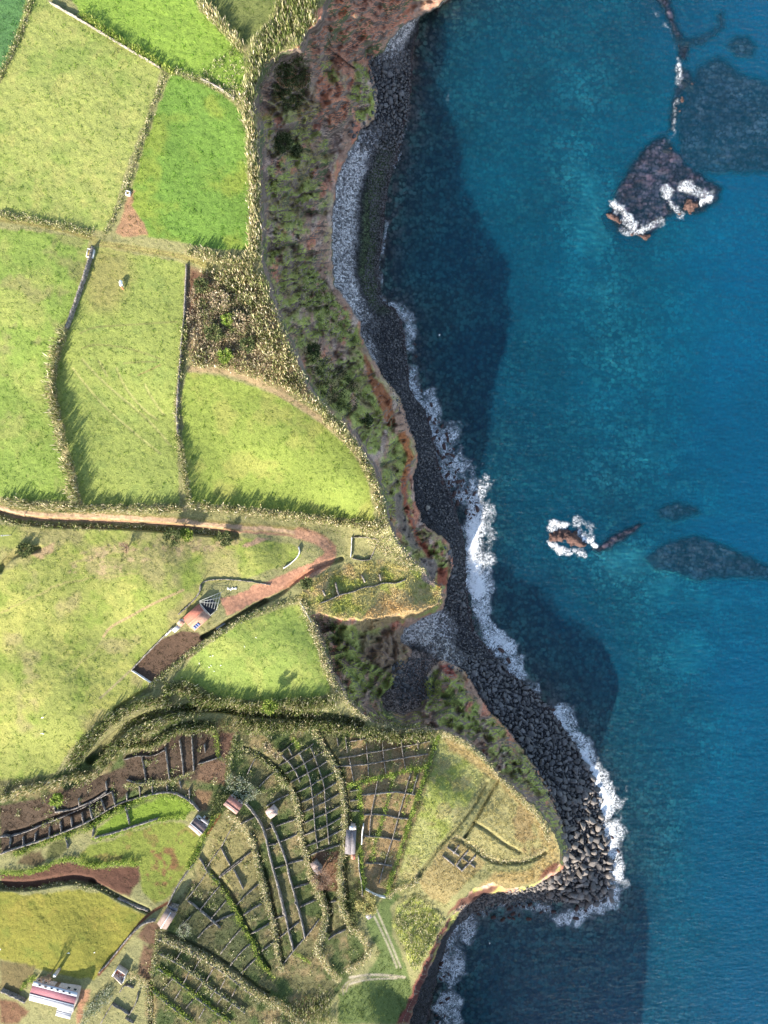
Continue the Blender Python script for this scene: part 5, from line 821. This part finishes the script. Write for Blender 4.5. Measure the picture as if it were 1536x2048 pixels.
q = inpoly(P('K 60,1180 150,1240 290,1400 320,1480 250,1650 -60,1650 -60,1480 60,1450 150,1330'), 2.4); tc = samp(C, q[:, 0], q[:, 1])*1.5; v, f, c = scatter(q[:, 0], q[:, 1], .45, None, 'tuft', tc); tag(mk('bay_meadow_grass', v, f, M['leaf'], tint=c), 'rough shaded grass above the southern bay', 'grass', kind='stuff')
# ------------------------------------------------------------------ boulders
def rockmesh(seed, sub=2, ang=.5):
    import bmesh
    R = np.random.default_rng(seed); bm = bmesh.new(); pts = R.normal(size=(15 if sub == 2 else 11, 3)); pts /= np.linalg.norm(pts, axis=1)[:, None]; pts = np.sign(pts)*np.abs(pts)**.75; [bm.verts.new(x) for x in pts]
    hull = bmesh.ops.convex_hull(bm, input=bm.verts); bmesh.ops.delete(bm, geom=[x for x in bm.verts if not x.link_faces], context='VERTS')
    if sub == 2: bmesh.ops.bevel(bm, geom=list(bm.edges), offset=.05, segments=1, affect='EDGES')
    bmesh.ops.triangulate(bm, faces=bm.faces); bmesh.ops.recalc_face_normals(bm, faces=bm.faces); bm.verts.index_update(); v = np.array([x.co[:] for x in bm.verts]); f = np.array([[q_.index for q_ in x.verts] for x in bm.faces]); bm.free()
    v *= R.uniform(.8, 1.35, 3)*[1, 1, .75]; return v, f
RM = [rockmesh(i, 2) for i in range(8)]; RL = [rockmesh(50+i, 1) for i in range(8)]
def pack(polys, want, existing, kk=.66):
    cell = {}; out = []
    def near(x, y, r):
        i, j = int(x//3), int(y//3)
        return any((x-a_)**2+(y-b_)**2 < (kk*(r+c_))**2 for di in (-1, 0, 1) for dj in (-1, 0, 1) for a_, b_, c_ in cell.get((i+di, j+dj), ()))
    for a_, b_, c_ in existing: cell.setdefault((int(a_//3), int(b_//3)), []).append((a_, b_, c_))
    for s, n, r0, r1 in want:
        p = P(s); lo, hi = p.min(0), p.max(0); q = lo+rng.random((n, 2))*(hi-lo); q = q[inside(q[:, 0], q[:, 1], p)]; rr = np.sort(r0+(r1-r0)*rng.random(len(q))**2)[::-1]; g = ground(q[:, 0], q[:, 1])
        for (x, y, z), r in zip(g, rr):
            if not near(x, y, r): cell.setdefault((int(x//3), int(y//3)), []).append((x, y, r)); out.append((x, y, z, r))
    return out
BIG = pack(None, [('P 1115,1640 1205,1630 1228,1740 1222,1800 1180,1812 1120,1800 1075,1772 1130,1735', 1500, .5, 1.5), ('P 1040,1490 1080,1500 1165,1520 1200,1580 1205,1640 1130,1650 1100,1590', 1300, .5, 1.25), ('P 930,1320 1000,1320 1080,1400 1140,1470 1170,1530 1080,1520 1010,1450 960,1390', 2600, .5, 1.1), ('P 870,1085 910,1100 930,1180 925,1240 900,1180 905,1120', 160, .5, 1.1),
  ('P 690,255 745,225 800,215 800,290 720,300', 120, .5, 1.0), ('P 745,120 800,140 815,240 760,235', 200, .5, 1.1), ('P 860,1290 930,1300 950,1350 880,1330', 160, .4, .9), ('P 780,1325 850,1310 860,1400 790,1400', 120, .5, 1.0)], [])
BIG.sort(key=lambda x: -x[3]); IND = BIG[:290]; RES = BIG[290:]
SMALL = pack(None, [('P 930,1300 985,1300 1085,1400 1170,1510 1208,1600 1228,1740 1222,1805 1120,1805 960,1815 930,1820 965,1790 1075,1770 1130,1735 1125,1650 1050,1505 960,1390 920,1330', 16000, .28, .7), ('P 735,110 820,100 820,240 800,300 770,300 720,290 750,235', 3500, .22, .6), ('P 735,300 795,300 770,400 760,540 765,610 735,640 715,610 740,480', 5000, .16, .38), ('P 720,640 800,620 820,780 870,880 905,990 930,1100 932,1200 985,1300 930,1340 860,1290 900,1180 900,1085 830,1000 835,900 770,760', 14000, .2, .5), ('P 920,1810 1060,1790 1130,1800 1000,1812 915,1850', 2500, .22, .55), ('P 780,1330 860,1310 870,1390 800,1410', 800, .2, .5)], [(a_, b_, d_) for a_, b_, c_, d_ in BIG])
def rotz(a_): c_, s_ = np.cos(a_), np.sin(a_); return np.array([[c_, -s_, 0], [s_, c_, 0], [0, 0, 1]])
def rotr():
    q_ = rng.normal(size=4); q_ /= np.linalg.norm(q_); w1, x, y, z = q_; return np.array([[1-2*(y*y+z*z), 2*(x*y-z*w1), 2*(x*z+y*w1)], [2*(x*y+z*w1), 1-2*(x*x+z*z), 2*(y*z-x*w1)], [2*(x*z-y*w1), 2*(y*z+x*w1), 1-2*(x*x+y*y)]])
base = []
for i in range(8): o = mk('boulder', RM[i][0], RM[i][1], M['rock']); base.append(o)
for k, (x, y, z, r) in enumerate(IND):
    o = base[k] if k < 8 else base[k % 8].copy()
    if k >= 8: COL.objects.link(o)
    o.location = (x, y, z+r*random.uniform(.1, .75)); o.scale = (r*random.uniform(.75, 1.15), r*random.uniform(.7, 1.), r*random.uniform(.7, 1.15)); o.rotation_euler = (random.uniform(-.9, .9), random.uniform(-.9, .9), random.uniform(0, 6.28))
    pu, pv = x/((H-z)/H*S)+768, 1024-y/((H-z)/H*S); q_ = np.array([[pu]]), np.array([[pv]]); dsh = float(seg_dist(*q_, SHORE)[0, 0]); dft = float(seg_dist(*q_, FOOT)[0, 0])
    size = 'huge' if r > 1.35 else 'large' if r > 1.0 else 'middling' if r > .75 else 'smallish'; tone = 'tan sunlit' if pv > 1590 else 'dark grey'; at_ = 'right at the waterline' if dsh < 16 else 'close under the cliff foot' if dft < 18 else 'amid the boulder field'
    where = 'of the northern stony beach' if pv < 400 else 'below the sunlit spur' if pv < 1260 else 'at the ravine mouth' if pv < 1420 and pu < 900 else 'north of the headland' if pv < 1560 else 'round the headland tip'
    lb = '%s %s angular boulder %s %s' % (size, tone, at_, where); tag(o, lb, 'boulder', lb.replace('boulder', 'boulders'))
def merge(lst, name, mat, label, cat):
    vs_, fs = [], []; o = 0
    for x, y, z, r in lst:
        v, f = RL[rng.integers(8)]; v = (v@rotr().T)*[r, r, r*.85]+[x, y, z+r*.25]; vs_.append(v); fs.append(f+o); o += len(v)
    return tag(mk(name, np.concatenate(vs_), np.concatenate(fs), M[mat]), label, cat, kind='stuff')
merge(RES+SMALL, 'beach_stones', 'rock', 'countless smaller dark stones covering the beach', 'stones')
# wet rocks in the surf
WETP = pack(None, [('P 820,630 850,820 880,960 950,1000 930,960 900,880 870,820 840,780 830,700', 260, .35, .8), ('P 855,830 880,960 940,1040 960,1010 930,950 890,850', 260, .45, 1.0), ('P 970,1250 1040,1350 1120,1430 1190,1540 1210,1620 1235,1700 1232,1800 1130,1845 1120,1820 1215,1790 1200,1640 1110,1440 1020,1350', 420, .45, 1.05), ('P 930,1825 1060,1800 1130,1815 1060,1835 940,1850', 60, .35, .8), ('P 870,1900 900,1900 900,2040 870,2040', 14, .4, .8)], [(a_, b_, d_) for a_, b_, c_, d_ in BIG], 1.05)
wb = mk('wet_boulder', RM[3][0], RM[3][1], M['wet'])
WETP.sort(key=lambda x: -x[3])
for k, (x, y, z, r) in enumerate(WETP[:210]):
    o = wb if k == 0 else wb.copy()
    if k: COL.objects.link(o)
    o.location = (x, y, SEA+r*.15); o.scale = (r, r, r*.8); o.rotation_euler = (0, 0, random.uniform(0, 6.28)); pv = 1024-y/((H-SEA)/H*S); lb = '%s wet brown boulder awash in the surf %s' % ('large' if r > .75 else 'small', 'off the northern beach' if pv < 500 else 'below the cane-topped cliff' if pv < 1010 else 'below the sunlit spur and ravine' if pv < 1400 else 'on the open side of the headland' if pv < 1780 else 'in the southern bay'); tag(o, lb, 'boulder', lb.replace('boulder', 'boulders'))
# rocks standing out of the sea
def searock(s, h, mat, label, seed):
    p = P(s); R = np.random.default_rng(seed); w2 = wp(p[:, 0], p[:, 1], np.full(len(p), SEA+h*.3))[:, :2]; c = w2.mean(0); lo, hi = w2.min(0), w2.max(0); st = .3
    gx, gy = np.meshgrid(np.arange(lo[0]-1.2, hi[0]+1.2, st), np.arange(lo[1]-1.2, hi[1]+1.2, st)); d = seg_dist(gx, gy, np.vstack([w2, w2[:1]])); i_ = inside(gx, gy, w2); sd_ = np.where(i_, d, -d)
    n = fbm(gx, gy, 2.4, 4, seed)-.5; n2 = np.abs(fbm(gx*1.8+gy, gy*.7, 1.7, 3, seed+5)-.5); z = h*sst(-1.0, min(2.5, d[i_].max() if i_.any() else 1), sd_+n*2)*(.75+n*1.6)-n2*h*.9-.9
    z = np.where(sd_ < -1.1, -2.5, z); nn = np.arange(gx.size).reshape(gx.shape); f = np.stack([nn[:-1, :-1], nn[:-1, 1:], nn[1:, 1:], nn[1:, :-1]], -1)
    ok = (z[:-1, :-1] > -2.4) | (z[1:, 1:] > -2.4); f = f[ok]; u_, inv = np.unique(f, return_inverse=True); v = np.c_[gx.ravel()-c[0], gy.ravel()-c[1], z.ravel()][u_]
    o = mk('sea_rock', v, inv.reshape(-1, 4), M[mat]); o.location = (c[0], c[1], SEA); return tag(o, label, 'rock')
searock('M 575,1280 600,1270 650,1300 720,1345 700,1365 640,1350 600,1330', 2.2, 'redrock', 'long red-brown rock on the west tip of the heart-shaped reef', 1)
searock('M 660,1390 700,1370 780,1370 850,1400 830,1430 790,1445 740,1420 690,1420', 2.0, 'redrock', 'red-brown rock at the bottom of the heart-shaped reef', 2)
searock('M 1010,1200 1060,1180 1110,1200 1180,1250 1130,1270 1080,1290 1030,1270', 2.4, 'redrock', 'jagged brown rock on the east lobe of the heart-shaped reef', 3)
searock('M 940,1240 1000,1250 1010,1285 950,1290', 1.4, 'redrock', 'small brown rock between the two lobes of the reef', 4)
searock('L 850,740 880,710 960,690 1050,710 1060,760 1120,800 1180,790 1190,810 1110,860 1000,840 900,810 850,790', 2.6, 'redrock', 'isolated red-brown rock ringed by foam with a long reef tail', 5)
for i, s in enumerate(('M 800,-10 850,-15 880,20 850,40 810,20', 'M 870,90 920,85 950,110 940,135 900,130', 'M 950,190 985,180 1000,215 975,225', 'M 975,255 1000,258 1000,280 980,278', 'M 985,340 1030,350 1040,390 1010,400 990,370', 'M 1045,480 1085,475 1095,505 1065,515', 'M 1000,585 1035,585 1030,605 1005,605', 'M 985,630 1005,630 1010,665 988,668', 'M 940,820 970,825 965,850 940,848', 'M 925,880 955,885 945,905 928,900', 'M 1010,225 1090,230 1085,245 1010,240')):
    searock(s, .9, 'redrock', ORD[i]+' rock from the top in the broken chain leading to the heart-shaped reef', 20+i)['group'] = 'chain of sea rocks'
o = mk('floating_buoy', RM[2][0]*.35, RM[2][1], M['white']); o.location = wp(*P('D 1437,570')[0], SEA+.1); tag(o, 'small pale float on the shaded water off the cliff', 'float')
o = mk('floating_buoy', RM[2][0]*.3, RM[2][1], M['white']); o.location = wp(*P('K 715,1245')[0], SEA+.1); tag(o, 'small pale float in the southern bay', 'float')
o = mk('pale_boulder', RM[5][0]*.85, RM[5][1], M['pale']); o.location = ground(*P('R 450,1395')[0])+[0, 0, .2]; tag(o, 'single white stone on the black beach', 'boulder')
